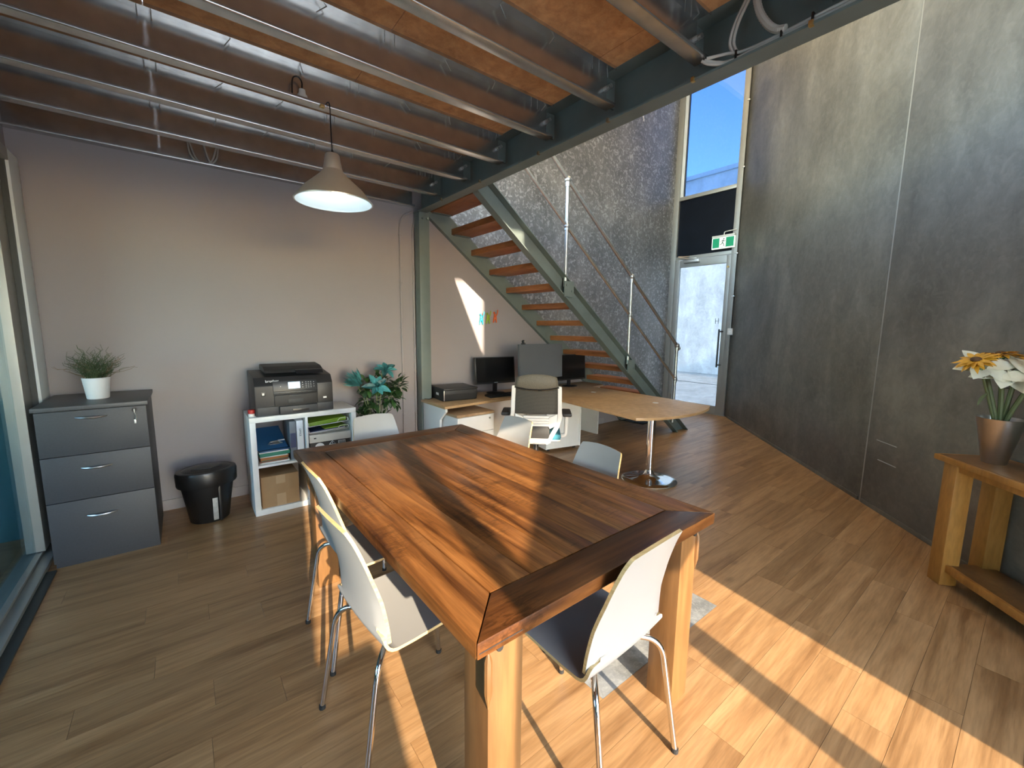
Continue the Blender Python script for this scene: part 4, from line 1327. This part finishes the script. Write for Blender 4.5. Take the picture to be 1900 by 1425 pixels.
bobj('modesty_panel', 'white_lam', dk, (2.54 - 3.2, 4.56 - 3.2, 4.15 - 3.3, 4.17 - 3.3, 0.10, DZ - 0.026), bev=0.002)
bobj('end_panel', 'white_lam', dk, (4.57 - 3.2, 4.595 - 3.2, 3.84 - 3.3, 4.18 - 3.3, 0.0, DZ - 0.026), bev=0.002)
bm = nb()
prism(bm, [(2.026, 3.56), (2.040, 3.54), (2.050, 3.56), (2.050, 3.60), (2.026, 3.60)], 2, 0.0, 0.6)
bm.free()

pd = thing('drawer_pedestal', 'white drawer pedestal with oak top at the left end of the desk', 'drawer unit', (2.275, 3.475, 0), math.radians(2))
bobj('carcass', 'white_lam', pd, (-0.225, 0.225, 0.02, 0.50, 0.03, 0.615), bev=0.002)
bobj('oak_top', 'desk', pd, (-0.232, 0.232, -0.004, 0.505, 0.615, 0.640), bev=0.002)
for z0, z1 in ((0.05, 0.268), (0.272, 0.44), (0.444, 0.61)):
    d = bobj('drawer', 'white_lam', pd, (-0.222, 0.222, 0.0, 0.02, z0, z1), bev=0.002)
bm = nb(); cyl(bm, (0.172, -0.006, 0.572), (0.172, 0.001, 0.572), 0.011, 14)
obj('lock', bm, 'satin', pd)
for sx in (-1, 1):
    for yy in (0.06, 0.46):
        bm = nb(); cyl(bm, (sx * 0.18 - 0.010, yy, 0.015), (sx * 0.18 + 0.010, yy, 0.015), 0.0145, 12)
        obj('castor', bm, 'black', pd)
mc = thing('mobile_cabinet', 'plain white mobile cabinet on castors under the desk corner', 'cabinet', (3.608, 3.56, 0), math.radians(-11))
bobj('carcass', 'white_lam', mc, (-0.235, 0.235, 0.0, 0.46, 0.035, 0.60), bev=0.002)
bobj('edge_panel', 'white_lam', mc, (0.235, 0.253, -0.01, 0.46, 0.035, 0.615), bev=0.002)
bobj('edge_panel', 'white_lam', mc, (-0.253, -0.235, -0.01, 0.46, 0.035, 0.615), bev=0.002)
for sx in (-1, 1):
    for yy in (0.04, 0.42):
        bm = nb(); cyl(bm, (sx * 0.19 - 0.012, yy, 0.018), (sx * 0.19 + 0.012, yy, 0.018), 0.0175, 12)
        obj('castor', bm, 'black', mc)

# things on the desk
p2 = thing('desktop_printer', 'small flat black printer on the left end of the desk', 'printer', (2.315, 3.99, DZ), math.radians(-6))
bm = nb()
prism(bm, [(-0.175, 0.01), (-0.195, 0.075), (-0.195, 0.118), (0.165, 0.118), (0.165, 0.0), (-0.16, 0.0)], 0, -0.195, 0.195, 0.005)
obj('casing', bm, 'black_matt', p2)
bobj('scanner_lid', 'printer', p2, (-0.197, 0.197, -0.20, 0.166, 0.121, 0.136), bev=0.004)
bobj('front_trim', 'satin', p2, (-0.197, -0.190, -0.198, -0.192, 0.01, 0.118), bev=0.001)
bobj('side_badge', 'mark', p2, (-0.1975, -0.1955, -0.05, 0.02, 0.052, 0.078), bev=0.0005)
bm = nb(); tube(bm, smooth_path([(-0.19, 0.10, 0.02), (-0.26, 0.04, 0.004), (-0.30, 0.08, 0.004), (-0.335, 0.16, 0.004)], 5), 0.003, 6)
obj('power_cord', bm, 'black', p2)

def monitor(label, loc, rz, w, h, zb, screen, back, tiltdeg=4.0, stand=True, brand=None):
    m = thing('monitor', label, 'monitor', loc, rz)
    bm = nb(); box(bm, -w / 2, w / 2, -0.012, 0.018, 0, h, 0.004)
    hd = obj('housing', bm, back, m); hd.location = (0, 0, zb); hd.rotation_euler = (math.radians(-tiltdeg), 0, 0)
    bm = nb(); box(bm, -w / 2 + 0.012, w / 2 - 0.012, -0.0135, -0.012, 0.022, h - 0.012)
    obj('screen', bm, screen, hd, False)
    if brand: lettering('brand_lettering', brand, 0.011, 'mark', hd, face_y(0, -0.0132, 0.011))
    if stand:
        bm = nb()
        box(bm, -0.028, 0.028, 0.010, 0.026, 0.012, zb + 0.12, 0.004)
        obj('stand_neck', bm, 'black', m)
        bm = nb(); lathe(bm, [(0, 0), (0.115, 0), (0.118, 0.005), (0.105, 0.012), (0.03, 0.018), (0, 0.018)], c=(0, 0.0, 0), seg=32, sx=1, sy=0.75)
        obj('stand_base', bm, 'black', m)
    return m
m1 = monitor('black monitor with a streak of sunlight on its screen', (2.915, 4.03, DZ), math.radians(-7), 0.535, 0.315, 0.115, 'screen', 'black', 6, brand='SAMSUNG')
m2 = monitor('grey monitor with painted screen reflection and webcam on top, behind the office chair', (3.275, 3.62, DZ), math.radians(2), 0.69, 0.40, 0.195, 'screen_grey', 'screen_grey', 2)
m3 = monitor('black monitor against the stair, right of the grey one', (4.095, 3.95, DZ), math.radians(-3), 0.56, 0.345, 0.085, 'screen', 'black', 3)
wcm = thing('webcam', 'small webcam clipped to the top of the grey monitor', 'webcam', (2.995, 3.62, 1.3135))
bm = nb(); box(bm, -0.022, 0.022, -0.016, 0.016, 0.0, 0.010, 0.002); obj('clip', bm, 'black', wcm)
bm = nb(); ball(bm, (0, 0, 0.029), 0.019, 14); obj('camera_ball', bm, 'black', wcm)
bm = nb(); cyl(bm, (0.004, -0.0215, 0.029), (0.004, -0.012, 0.029), 0.009, 14); obj('lens', bm, 'satin', wcm)
kb = thing('keyboard', 'black keyboard lying on the desk below the sunlit monitor', 'keyboard', (2.87, 3.80, DZ), math.radians(-4))
bm = nb(); prism(bm, [(-0.07, 0), (-0.07, 0.012), (0.07, 0.024), (0.07, 0)], 0, -0.22, 0.22, 0.004); obj('base', bm, 'black_matt', kb)
for r_ in range(5):
    bm = nb()
    for c_ in range(15):
        x0 = -0.205 + c_ * 0.0275; y0 = -0.056 + r_ * 0.024
        zt = 0.0125 + 0.012 * (y0 + 0.07) / 0.14
        box(bm, x0, x0 + 0.023, y0, y0 + 0.019, zt, zt + 0.006, 0.0015)
    obj('key_row', bm, 'black', kb)['kind'] = 'stuff'

# ------------------------------------------------------------------ office chair
oc = thing('office_chair', 'white framed mesh office chair with teal seat and headrest', 'office chair', (2.715, 3.06, 0), math.radians(48 - 90))
bm = nb()
for k in range(5):
    a = 2 * PI * k / 5 + 0.3
    tube(bm, [(0.02 * math.cos(a), 0.02 * math.sin(a), 0.10), (0.30 * math.cos(a), 0.30 * math.sin(a), 0.065)], [0.028, 0.018], 8)
obj('star_base', bm, 'white_plastic', oc)
for k in range(5):
    a = 2 * PI * k / 5 + 0.3
    bm = nb()
    for s in (-0.014, 0.014):
        c = Vector((0.30 * math.cos(a), 0.30 * math.sin(a), 0.028)); n_ = Vector((-math.sin(a), math.cos(a), 0))
        cyl(bm, c + n_ * (s - 0.009), c + n_ * (s + 0.009), 0.028, 14)
    obj('castor', bm, 'black', oc)
bm = nb(); cyl(bm, (0, 0, 0.09), (0, 0, 0.40), 0.026, 16); obj('gas_lift', bm, 'black', oc)
bobj('mechanism', 'white_plastic', oc, (-0.12, 0.12, -0.20, 0.12, 0.395, 0.435), bev=0.008)
bm = nb(); box(bm, -0.24, 0.24, -0.20, 0.27, 0.435, 0.50, 0.028); obj('seat', bm, 'seat_teal', oc)
bm = nb(); box(bm, -0.235, 0.235, -0.195, 0.262, 0.430, 0.444, 0.006); obj('seat_pan', bm, 'white_plastic', oc)
bm = nb(); box(bm, -0.13, 0.13, -0.245, -0.16, 0.46, 0.60, 0.02); obj('lumbar_pad', bm, 'black_matt', oc)
# back: mesh panel in a white frame. y = -0.27 is the back plane
def bp(x, z): return Vector((x, -0.245 - 0.05 * (z - 0.5) + 0.06 * (x / 0.25) ** 2 * 0.6, z))
bm = nb()
rows = []
for i in range(13):
    z = 0.70 + 0.24 * i / 12
    w = 0.200 + 0.012 * i / 12
    rows.append([bm.verts.new(bp(-w + 2 * w * j / 10, z - (0.024 * (1 - (2 * j / 10 - 1) ** 2) if i == 12 else 0))) for j in range(11)])
for i in range(12):
    for j in range(10):
        bm.faces.new([rows[i][j], rows[i][j + 1], rows[i + 1][j + 1], rows[i + 1][j]])
ob = obj('mesh_panel', bm, 'mesh', oc)
sm = ob.modifiers.new('thick', 'SOLIDIFY'); sm.thickness = 0.006
bm = nb()
for i in range(40):
    z = 0.702 + 0.235 * i / 39
    tube(bm, [bp(-0.202, z) + Vector((0, -0.004, 0)), bp(-0.1, z) + Vector((0, -0.004, 0)), bp(0, z) + Vector((0, -0.004, 0)), bp(0.1, z) + Vector((0, -0.004, 0)), bp(0.202, z) + Vector((0, -0.004, 0))], 0.0011, 4)
obj('mesh_weave', bm, 'mesh_woven', oc, False)['kind'] = 'stuff'
for s in (-1, 1):
    bm = nb()
    pts = [bp(s * 0.212, 0.955), bp(s * 0.217, 0.80), bp(s * 0.222, 0.66), bp(s * 0.20, 0.585) + Vector((0, 0.0, 0)), Vector((s * 0.12, -0.235, 0.44))]
    for a, b in zip(pts, pts[1:]):
        d = (b - a); L = d.length
        t_ = bmesh.new(); bmesh.ops.create_cube(t_, size=1.0)
        for v in t_.verts: v.co = Vector((v.co.x * 0.038, v.co.y * 0.022, (v.co.z) * (L + 0.016)))
        bmesh.ops.bevel(t_, geom=list(t_.edges), offset=0.005, segments=2, affect='EDGES')
        q_ = d.to_track_quat('Z', 'Y')
        rm = Matrix.Translation((a + b) / 2) @ Matrix(((1, 0, 0, 0), (0, 1, 0, 0), (0, 0, 1, 0), (0, 0, 0, 1)))
        ax = d.normalized(); sx_ = Vector((1, 0, 0)); sx_ = (sx_ - ax * sx_.dot(ax)).normalized(); sy_ = ax.cross(sx_)
        rm3 = Matrix((sx_, sy_, ax)).transposed().to_4x4()
        _merge(bm, t_, Matrix.Translation((a + b) / 2) @ rm3)
    obj('back_upright', bm, 'white_plastic', oc)
    bm = nb()
    prism(bm, [(s * 0.195, 0.705), (s * 0.125, 0.675), (s * 0.095, 0.625), (s * 0.13, 0.565), (s * 0.195, 0.60)], 1, -0.262, -0.244, 0.003)
    obj('side_brace', bm, 'white_plastic', oc)
    # arm: post, pad
    bm = nb()
    tube(bm, smooth_path([(s * 0.20, 0.0, 0.44), (s * 0.285, -0.02, 0.45), (s * 0.295, -0.02, 0.52), (s * 0.295, -0.02, 0.655)], 5), [0.020] * 15 + [0.026], 10)
    ar = obj('arm_post', bm, 'white_plastic', oc)
    bm = nb(); box(bm, s * 0.295 - 0.045, s * 0.295 + 0.045, -0.15, 0.12, 0.655, 0.69, 0.016)
    obj('arm_pad', bm, 'black_matt', ar)
for z in (0.60, 0.625, 0.650, 0.675):
    bm = nb(); box(bm, -0.118, 0.118, -0.268, -0.246, z - 0.0112, z + 0.0112, 0.003)
    obj('lumbar_slat', bm, 'white_plastic', oc)
bobj('cross_bar', 'white_plastic', oc, (-0.14, 0.14, -0.262, -0.225, 0.425, 0.465), bev=0.006)
bm = nb()
rows = []
for i in range(9):
    t = i / 8; z = 0.952 + 0.125 * t
    w = 0.205 - 0.02 * t
    rows.append([bm.verts.new(bp(-w + 2 * w * j / 12, z - (0.022 * (1 - t) * (1 - (2 * j / 12 - 1) ** 2)) - 0.030 * t * (2 * j / 12 - 1) ** 2) + Vector((0, -0.035 * math.sin(PI * t) * 0.5, 0))) for j in range(13)])
for i in range(8):
    for j in range(12):
        bm.faces.new([rows[i][j], rows[i][j + 1], rows[i + 1][j + 1], rows[i + 1][j]])
hdr = obj('headrest', bm, 'mesh_woven', oc)
sm = hdr.modifiers.new('thick', 'SOLIDIFY'); sm.thickness = 0.008
bm = nb()
pts = [bp(-0.205 + 0.41 * j / 12, 0.952 - 0.022 * (1 - (2 * j / 12 - 1) ** 2)) + Vector((0, -0.006, 0)) for j in range(13)]
tube(bm, pts, 0.006, 6)
obj('headrest_trim', bm, 'black', hdr)

# ------------------------------------------------------------------ side table and vase
sa = math.atan2(RWD.y, RWD.x)
st = thing('side_table', 'golden pine side table with lower shelf against the concrete wall', 'side table', (3.545, 0.355, 0), sa)
# local x runs along the wall towards the camera, local y away from the wall is negative
L_, Dp = 1.15, 0.335
def sb(name, mat, x0, x1, y0, y1, z0, z1, bev=0.004):
    bm = nb(); box(bm, x0, x1, y0, y1, z0, z1, bev)
    return obj(name, bm, mat, st)
# wall normal points to local +y for this orientation
sb('top_board', 'side_top', 0.012, L_ - 0.012, 0.022, Dp, 0.744, 0.7755, 0.002)
sb('top_edge', 'side_wood', 0.0, L_, 0.0, 0.022, 0.742, 0.775)
sb('top_edge', 'side_wood', 0.0, 0.012, 0.022, Dp, 0.742, 0.775, 0.002)
for x0 in (0.045, L_ - 0.14):
    for y0 in (0.025, Dp - 0.105):
        sb('leg', 'side_wood', x0, x0 + 0.09, y0, y0 + 0.09, 0.0, 0.742)
sb('top_rail', 'side_wood', 0.135, L_ - 0.14, 0.035, 0.060, 0.700, 0.742)
sb('shelf_edge', 'side_wood', 0.09, L_ - 0.09, 0.045, 0.070, 0.085, 0.130)
sb('lower_shelf', 'side_top', 0.10, L_ - 0.10, 0.070, Dp - 0.03, 0.100, 0.128, 0.002)
va = thing('flower_vase', 'pewter vase of cream lilies and yellow sunflowers on the side table', 'vase of flowers', (3.550, 0.118, 0.7755))
bm = nb()
lathe(bm, [(0, 0), (0.046, 0), (0.050, 0.006), (0.095, 0.25), (0.097, 0.256), (0.093, 0.256), (0.046, 0.02), (0, 0.018)], seg=36)
obj('vase_body', bm, 'vase', va)
rng = random.Random(8)
heads = [(-0.155, 0.115, 0.575, 'y'), (-0.085, 0.09, 0.535, 'w'), (0.02, 0.04, 0.605, 'y'), (0.0, -0.03, 0.525, 'w'), (-0.05, 0.02, 0.50, 'w'), (-0.03, -0.11, 0.57, 'y'), (-0.05, -0.09, 0.49, 'w')]
bm = nb()
for (x, y, z, k) in heads:
    pts = smooth_path([(-x * 0.2, -y * 0.2, 0.03), (x * 0.25, y * 0.25, 0.26), (x * 0.8, y * 0.8, z - 0.06), (x, y, z)], 4)
    tube(bm, pts, 0.011 if k == 'w' else 0.007, 8)
leaf(bm, (-0.10, 0.06, 0.40), (-0.6, 0.3, -0.5), 0.09, 0.022)
leaf(bm, (0.0, 0.02, 0.42), (0.2, -0.6, 0.1), 0.08, 0.025)
obj('stems', bm, 'stem_dark', va)['kind'] = 'stuff'
for (x, y, z, k) in heads:
    bm = nb(); c = Vector((x, y, z))
    if k == 'y':
        d = Vector((x * 1.6, y * 1.6 - 0.02, 0.45)).normalized(); a = d.cross(Vector((0, 0, 1))).normalized(); b = a.cross(d)
        for ring, (n_, L2, up) in enumerate(((18, 0.080, 0.05), (16, 0.066, 0.3))):
            for q_ in range(n_):
                an = 2 * PI * q_ / n_ + ring * 0.2 + rng.uniform(-.1, .1)
                v = a * math.cos(an) + b * math.sin(an)
                leaf(bm, c + v * 0.018 + d * 0.006 * ring, v + d * up * rng.uniform(-0.5, 1), L2 * rng.uniform(.85, 1.15), 0.024, up=d, curl=rng.uniform(0, .35))
        f = obj('sunflower_head', bm, 'petal_yellow', va)
        bm = nb(); ball(bm, c + d * 0.006, 0.024, 12, s=(1, 1, 0.7)); obj('flower_heart', bm, 'flower_core', f)
        bm = nb()
        for q_ in range(9):
            an = 2 * PI * q_ / 9; v = a * math.cos(an) + b * math.sin(an)
            leaf(bm, c - d * 0.008, v - d * 0.35, 0.035, 0.018, up=d)
        obj('sepals', bm, 'leaf2', f)
    else:
        d = Vector((x * 0.5 - 0.35, y * 0.5 - 0.25, 0.55)).normalized(); a = d.cross(Vector((0, 0, 1))).normalized(); b = a.cross(d)
        for q_ in range(6):
            an = 2 * PI * q_ / 6 + rng.uniform(-.15, .15); v = a * math.cos(an) + b * math.sin(an)
            leaf(bm, c + v * 0.008, v + d * (0.55 if q_ % 2 else 0.25), rng.uniform(0.105, 0.130), 0.092, up=d, curl=0.42, fold=0.10)
        f = obj('lily_head', bm, 'petal_white', va)
        md = f.modifiers.new('sub', 'SUBSURF'); md.levels = 1; md.render_levels = 1
        bm = nb()
        for q_ in range(3):
            leaf(bm, c, d + a * 0.3 * math.cos(2.1 * q_) + b * 0.3 * math.sin(2.1 * q_), 0.05, 0.03, up=a, curl=0.1)
        obj('inner_petals', bm, 'petal_white', f)

# ------------------------------------------------------------------ pendant lamp
pl = thing('pendant_lamp', 'brushed steel cone pendant lamp hanging over the table', 'pendant lamp', (0.748, 2.632, 2.20))
bm = nb()
lathe(bm, [(0.205, 0.0), (0.213, 0.0), (0.2135, 0.004), (0.185, 0.036), (0.157, 0.072), (0.122, 0.103), (0.092, 0.130), (0.067, 0.154), (0.0545, 0.172), (0.0530, 0.174), (0.0525, 0.176), (0.0385, 0.256), (0.034, 0.262), (0.0, 0.263)], seg=48)
obj('shade', bm, 'lamp_steel', pl, True, 30)
bm = nb()
lathe(bm, [(0.211, 0.0005), (0.183, 0.034), (0.155, 0.070), (0.120, 0.101), (0.090, 0.128), (0.060, 0.150), (0.0, 0.152)], seg=48)
obj('inner_shade', bm, 'lamp_in', pl, True, 60)
bm = nb(); ball(bm, (0, 0, 0.085), 0.030, 16); cyl(bm, (0, 0, 0.105), (0, 0, 0.15), 0.018, 12)
obj('bulb', bm, 'bulb', pl)
bm = nb()
cyl(bm, (0, 0, 0.260), (0, 0, 0.285), 0.011, 10, r2=0.006)
tube(bm, smooth_path([(0, 0, 0.285), (-0.002, 0.0, 0.40), (-0.001, 0.006, 0.52), (-0.008, 0.020, 0.538), (-0.012, 0.045, 0.535)], 6), 0.0035, 6)
obj('cord', bm, 'black', pl)
bobj('cord_clip', 'brass', pl, (-0.045, -0.020, 0.028, 0.050, 0.512, 0.526), bev=0.002)
sk = thing('lamp_plug', 'pendant plug and black flex standing on the joist above the lamp', 'plug', (0.62, 2.695, 2.7227))
bm = nb(); lathe(bm, [(0, 0), (0.026, 0), (0.028, 0.004), (0.026, 0.030), (0.018, 0.040), (0.016, 0.06), (0.0, 0.062)], seg=20); obj('plug_body', bm, 'offwhite', sk)
bm = nb(); tube(bm, smooth_path([(0, 0, 0.06), (0.0, 0, 0.10), (-0.02, 0, 0.12), (-0.045, 0, 0.10), (-0.05, 0, 0.03), (-0.048, 0, 0.003)], 6), 0.004, 6); obj('flex', bm, 'black', sk)

# ------------------------------------------------------------------ exit sign, wiring, hooks
ex = thing('exit_sign', 'green running man exit sign above the glass door', 'exit sign', (XD - 0.02, 3.592, 2.865))
bm = nb(); box(bm, -0.035, 0.018, -0.190, 0.190, 0.19, 0.222, 0.006); obj('housing', bm, 'offwhite', ex)
bm = nb(); box(bm, -0.020, 0.010, -0.194, 0.194, 0.0, 0.19, 0.006); obj('diffuser', bm, 'sign_white', ex)
bobj('green_field', 'sign_green', ex, (-0.0212, -0.0200, -0.178, 0.178, 0.022, 0.178))
bobj('white_panel', 'sign_white', ex, (-0.0222, -0.0212, -0.047, 0.063, 0.026, 0.176))
bm = nb()
def sg(a, b, r):       # strokes of the figure; u to the right in the picture is -y
    tube(bm, [(-0.0226, -a[0], a[1]), (-0.0226, -b[0], b[1])], r, 6)
t_ = bmesh.new(); bmesh.ops.create_circle(t_, cap_ends=True, segments=14, radius=0.011)
_merge(bm, t_, Matrix.Translation((-0.0230, -0.012, 0.156)) @ Matrix.Rotation(-PI / 2, 4, 'Y'))
sg((0.004, 0.138), (-0.010, 0.098), 0.0075)
sg((0.004, 0.138), (-0.026, 0.128), 0.0045); sg((-0.026, 0.128), (-0.040, 0.108), 0.0045)
sg((0.004, 0.136), (0.022, 0.118), 0.0045); sg((0.022, 0.118), (0.040, 0.124), 0.0045)
sg((-0.010, 0.098), (0.010, 0.076), 0.006); sg((0.010, 0.076), (0.014, 0.045), 0.005); sg((0.014, 0.045), (0.028, 0.045), 0.0045)
sg((-0.010, 0.098), (-0.028, 0.072), 0.006); sg((-0.028, 0.072), (-0.056, 0.066), 0.005)
for v in bm.verts: v.co.x = -0.0232 + (v.co.x + 0.0226) * 0.08
obj('running_figure', bm, 'black_matt', ex, False)
bm = nb(); tube(bm, bend([(0.0, 0.0, 0.22), (0.0, 0.0, 0.275), (0.0, -0.20, 0.285)], 0.03), 0.008, 8); obj('bracket_arm', bm, 'offwhite', ex)
cn = thing('door_conduit', 'slim conduit running up the concrete wall beside the door frame', 'conduit', (XD, 3.36, 1.5))
bm = nb(); tube(bm, [(-0.025, 0.003, 0.0), (-0.025, 0.003, 4.4)], 0.009, 8); obj('pipe', bm, 'alu', cn)
for z in (0.55, 1.25, 2.6, 3.6):
    bobj('saddle', 'satin', cn, (-0.040, -0.008, -0.022, 0.020, z, z + 0.02), bev=0.003)
bxo = thing('push_button_box', 'small white exit button box on the wall beside the door', 'switch', (XD - 0.04, 3.355, 1.47))
bobj('back_box', 'offwhite', bxo, (-0.03, 0.02, -0.045, 0.035, -0.055, 0.055), bev=0.006)
bm = nb(); cyl(bm, (-0.036, -0.005, 0.0), (-0.029, -0.005, 0.0), 0.018, 14); obj('button', bm, 'white_plastic', bxo)

for nm, lab, paths, r in (
    ('cable_bundle', 'grey white cables tied along the edge beam near the top right', [[(2.0, 0.05, 2.683), (2.0, 0.50, 2.682), (2.0, 0.80, 2.682), (2.0, 1.00, 2.680), (1.985, 1.06, 2.690), (1.962, 1.11, 2.712)], [(2.012, 0.05, 2.684), (2.012, 0.55, 2.682), (2.010, 0.9, 2.680), (1.995, 1.03, 2.6785), (1.970, 1.09, 2.690), (1.955, 1.12, 2.71)], [(2.002, 0.05, 2.697), (2.002, 0.6, 2.696), (2.004, 0.92, 2.693), (1.990, 1.03, 2.712), (1.960, 1.10, 2.714)]], 0.0065),
    ('cable_loop', 'pair of grey white cables looping up beside the edge beam', [[(2.0, 0.999, 2.70), (2.0, 1.019, 2.755), (2.0, 1.001, 2.827), (2.0, 0.95, 2.915)], [(2.006, 0.985, 2.70), (2.004, 1.004, 2.755), (2.0, 0.985, 2.827), (2.0, 0.933, 2.915)]], 0.0065),
    ('flexible_conduit', 'thick white flexible conduit drooping from the ceiling to the beam', [[(2.0, 0.795, 2.702), (2.0, 0.83, 2.716), (2.0, 0.863, 2.749), (2.0, 0.898, 2.809), (2.0, 0.917, 2.87), (2.0, 0.92, 2.915)]], 0.0145)):
    th = thing(nm, lab, 'cable', tuple(paths[0][0]))
    o0 = Vector(paths[0][0])
    for p in paths:
        bm = nb(); pp = smooth_path([Vector(q_) - o0 for q_ in p], 10)
        rr = [r * (1 + (0.10 if (nm == 'flexible_conduit' and k % 2) else 0)) for k in range(len(pp))]
        tube(bm, pp, rr, 8)
        obj('cable', bm, 'cable_white', th)
    if nm == 'cable_bundle':
        for yy in (0.70, 0.807, 0.985):
            bm = nb(); bobj('cable_tie', 'black', th, (-0.012, 0.022, yy - 0.05 - 0.004, yy - 0.05 + 0.004, -0.012, 0.026), bev=0.002)
wl2 = thing('wall_cable_loops', 'white cable loops sagging above the middle of the back wall', 'cable', (0.24, 4.205, 2.724))
for p in ([(-0.10, 0.03, 0.16), (-0.085, 0.02, 0.06), (-0.03, 0.0, 0.004), (0.04, 0.0, 0.03), (0.085, 0.02, 0.16)], [(-0.09, 0.03, 0.16), (-0.05, 0.0, 0.03), (0.02, 0.0, 0.003), (0.075, 0.0, 0.06), (0.095, 0.02, 0.16)], [(0.0, 0.02, 0.16), (0.02, 0.0, 0.06), (0.04, -0.002, 0.02), (0.08, 0.0, 0.004)]):
    bm = nb(); tube(bm, smooth_path(p, 6), 0.006, 6); obj('cable', bm, 'cable_white', wl2)

for (x, z, mat, lab) in ((2.847, 1.606, 'hook_blue', 'blue animal shaped wall hook beside the patch of sunlight'), (2.945, 1.618, 'hook_green', 'lime green animal shaped wall hook between the other two'), (3.048, 1.632, 'hook_orange', 'orange animal shaped wall hook nearest the stair')):
    h = thing('wall_hook', lab, 'wall hook', (x, YW, z), 0, 'animal shaped wall hooks')
    bm = nb()
    ball(bm, (0, -0.015, 0.0), 0.024, 12, s=(0.85, 0.55, 1.3))
    ball(bm, (0, -0.017, -0.022), 0.026, 12, s=(0.95, 0.6, 0.8))
    obj('body', bm, mat, h)
    for s in (-1, 1):
        bm = nb(); tube(bm, [(s * 0.013, -0.014, -0.03), (s * 0.019, -0.012, -0.055), (s * 0.022, -0.014, -0.078)], [0.011, 0.009, 0.008], 8); obj('leg', bm, mat, h)
    bm = nb(); tube(bm, smooth_path([(0.004, -0.02, 0.0), (0.006, -0.045, 0.02), (0.014, -0.05, 0.055), (0.016, -0.045, 0.075)], 4), 0.006, 8); obj('tail', bm, mat, h)
    bm = nb(); ball(bm, (-0.012, -0.012, 0.040), 0.013, 10); obj('head', bm, mat, h)
mt = thing('rubber_mat', 'black rubber mat on the floor at the foot of the stairs', 'mat', (5.72, 4.08, 0), math.radians(4))
bm = nb(); box(bm, -0.11, 0.11, -0.26, 0.26, 0, 0.012, 0.004)
obj('mat_sheet', bm, 'black_soft', mt)
bm = nb()
for k in range(9):
    box(bm, -0.10, 0.10, -0.24 + 0.055 * k, -0.215 + 0.055 * k, 0.0118, 0.0145)
obj('ribs', bm, 'black_matt', mt, False)['kind'] = 'stuff'
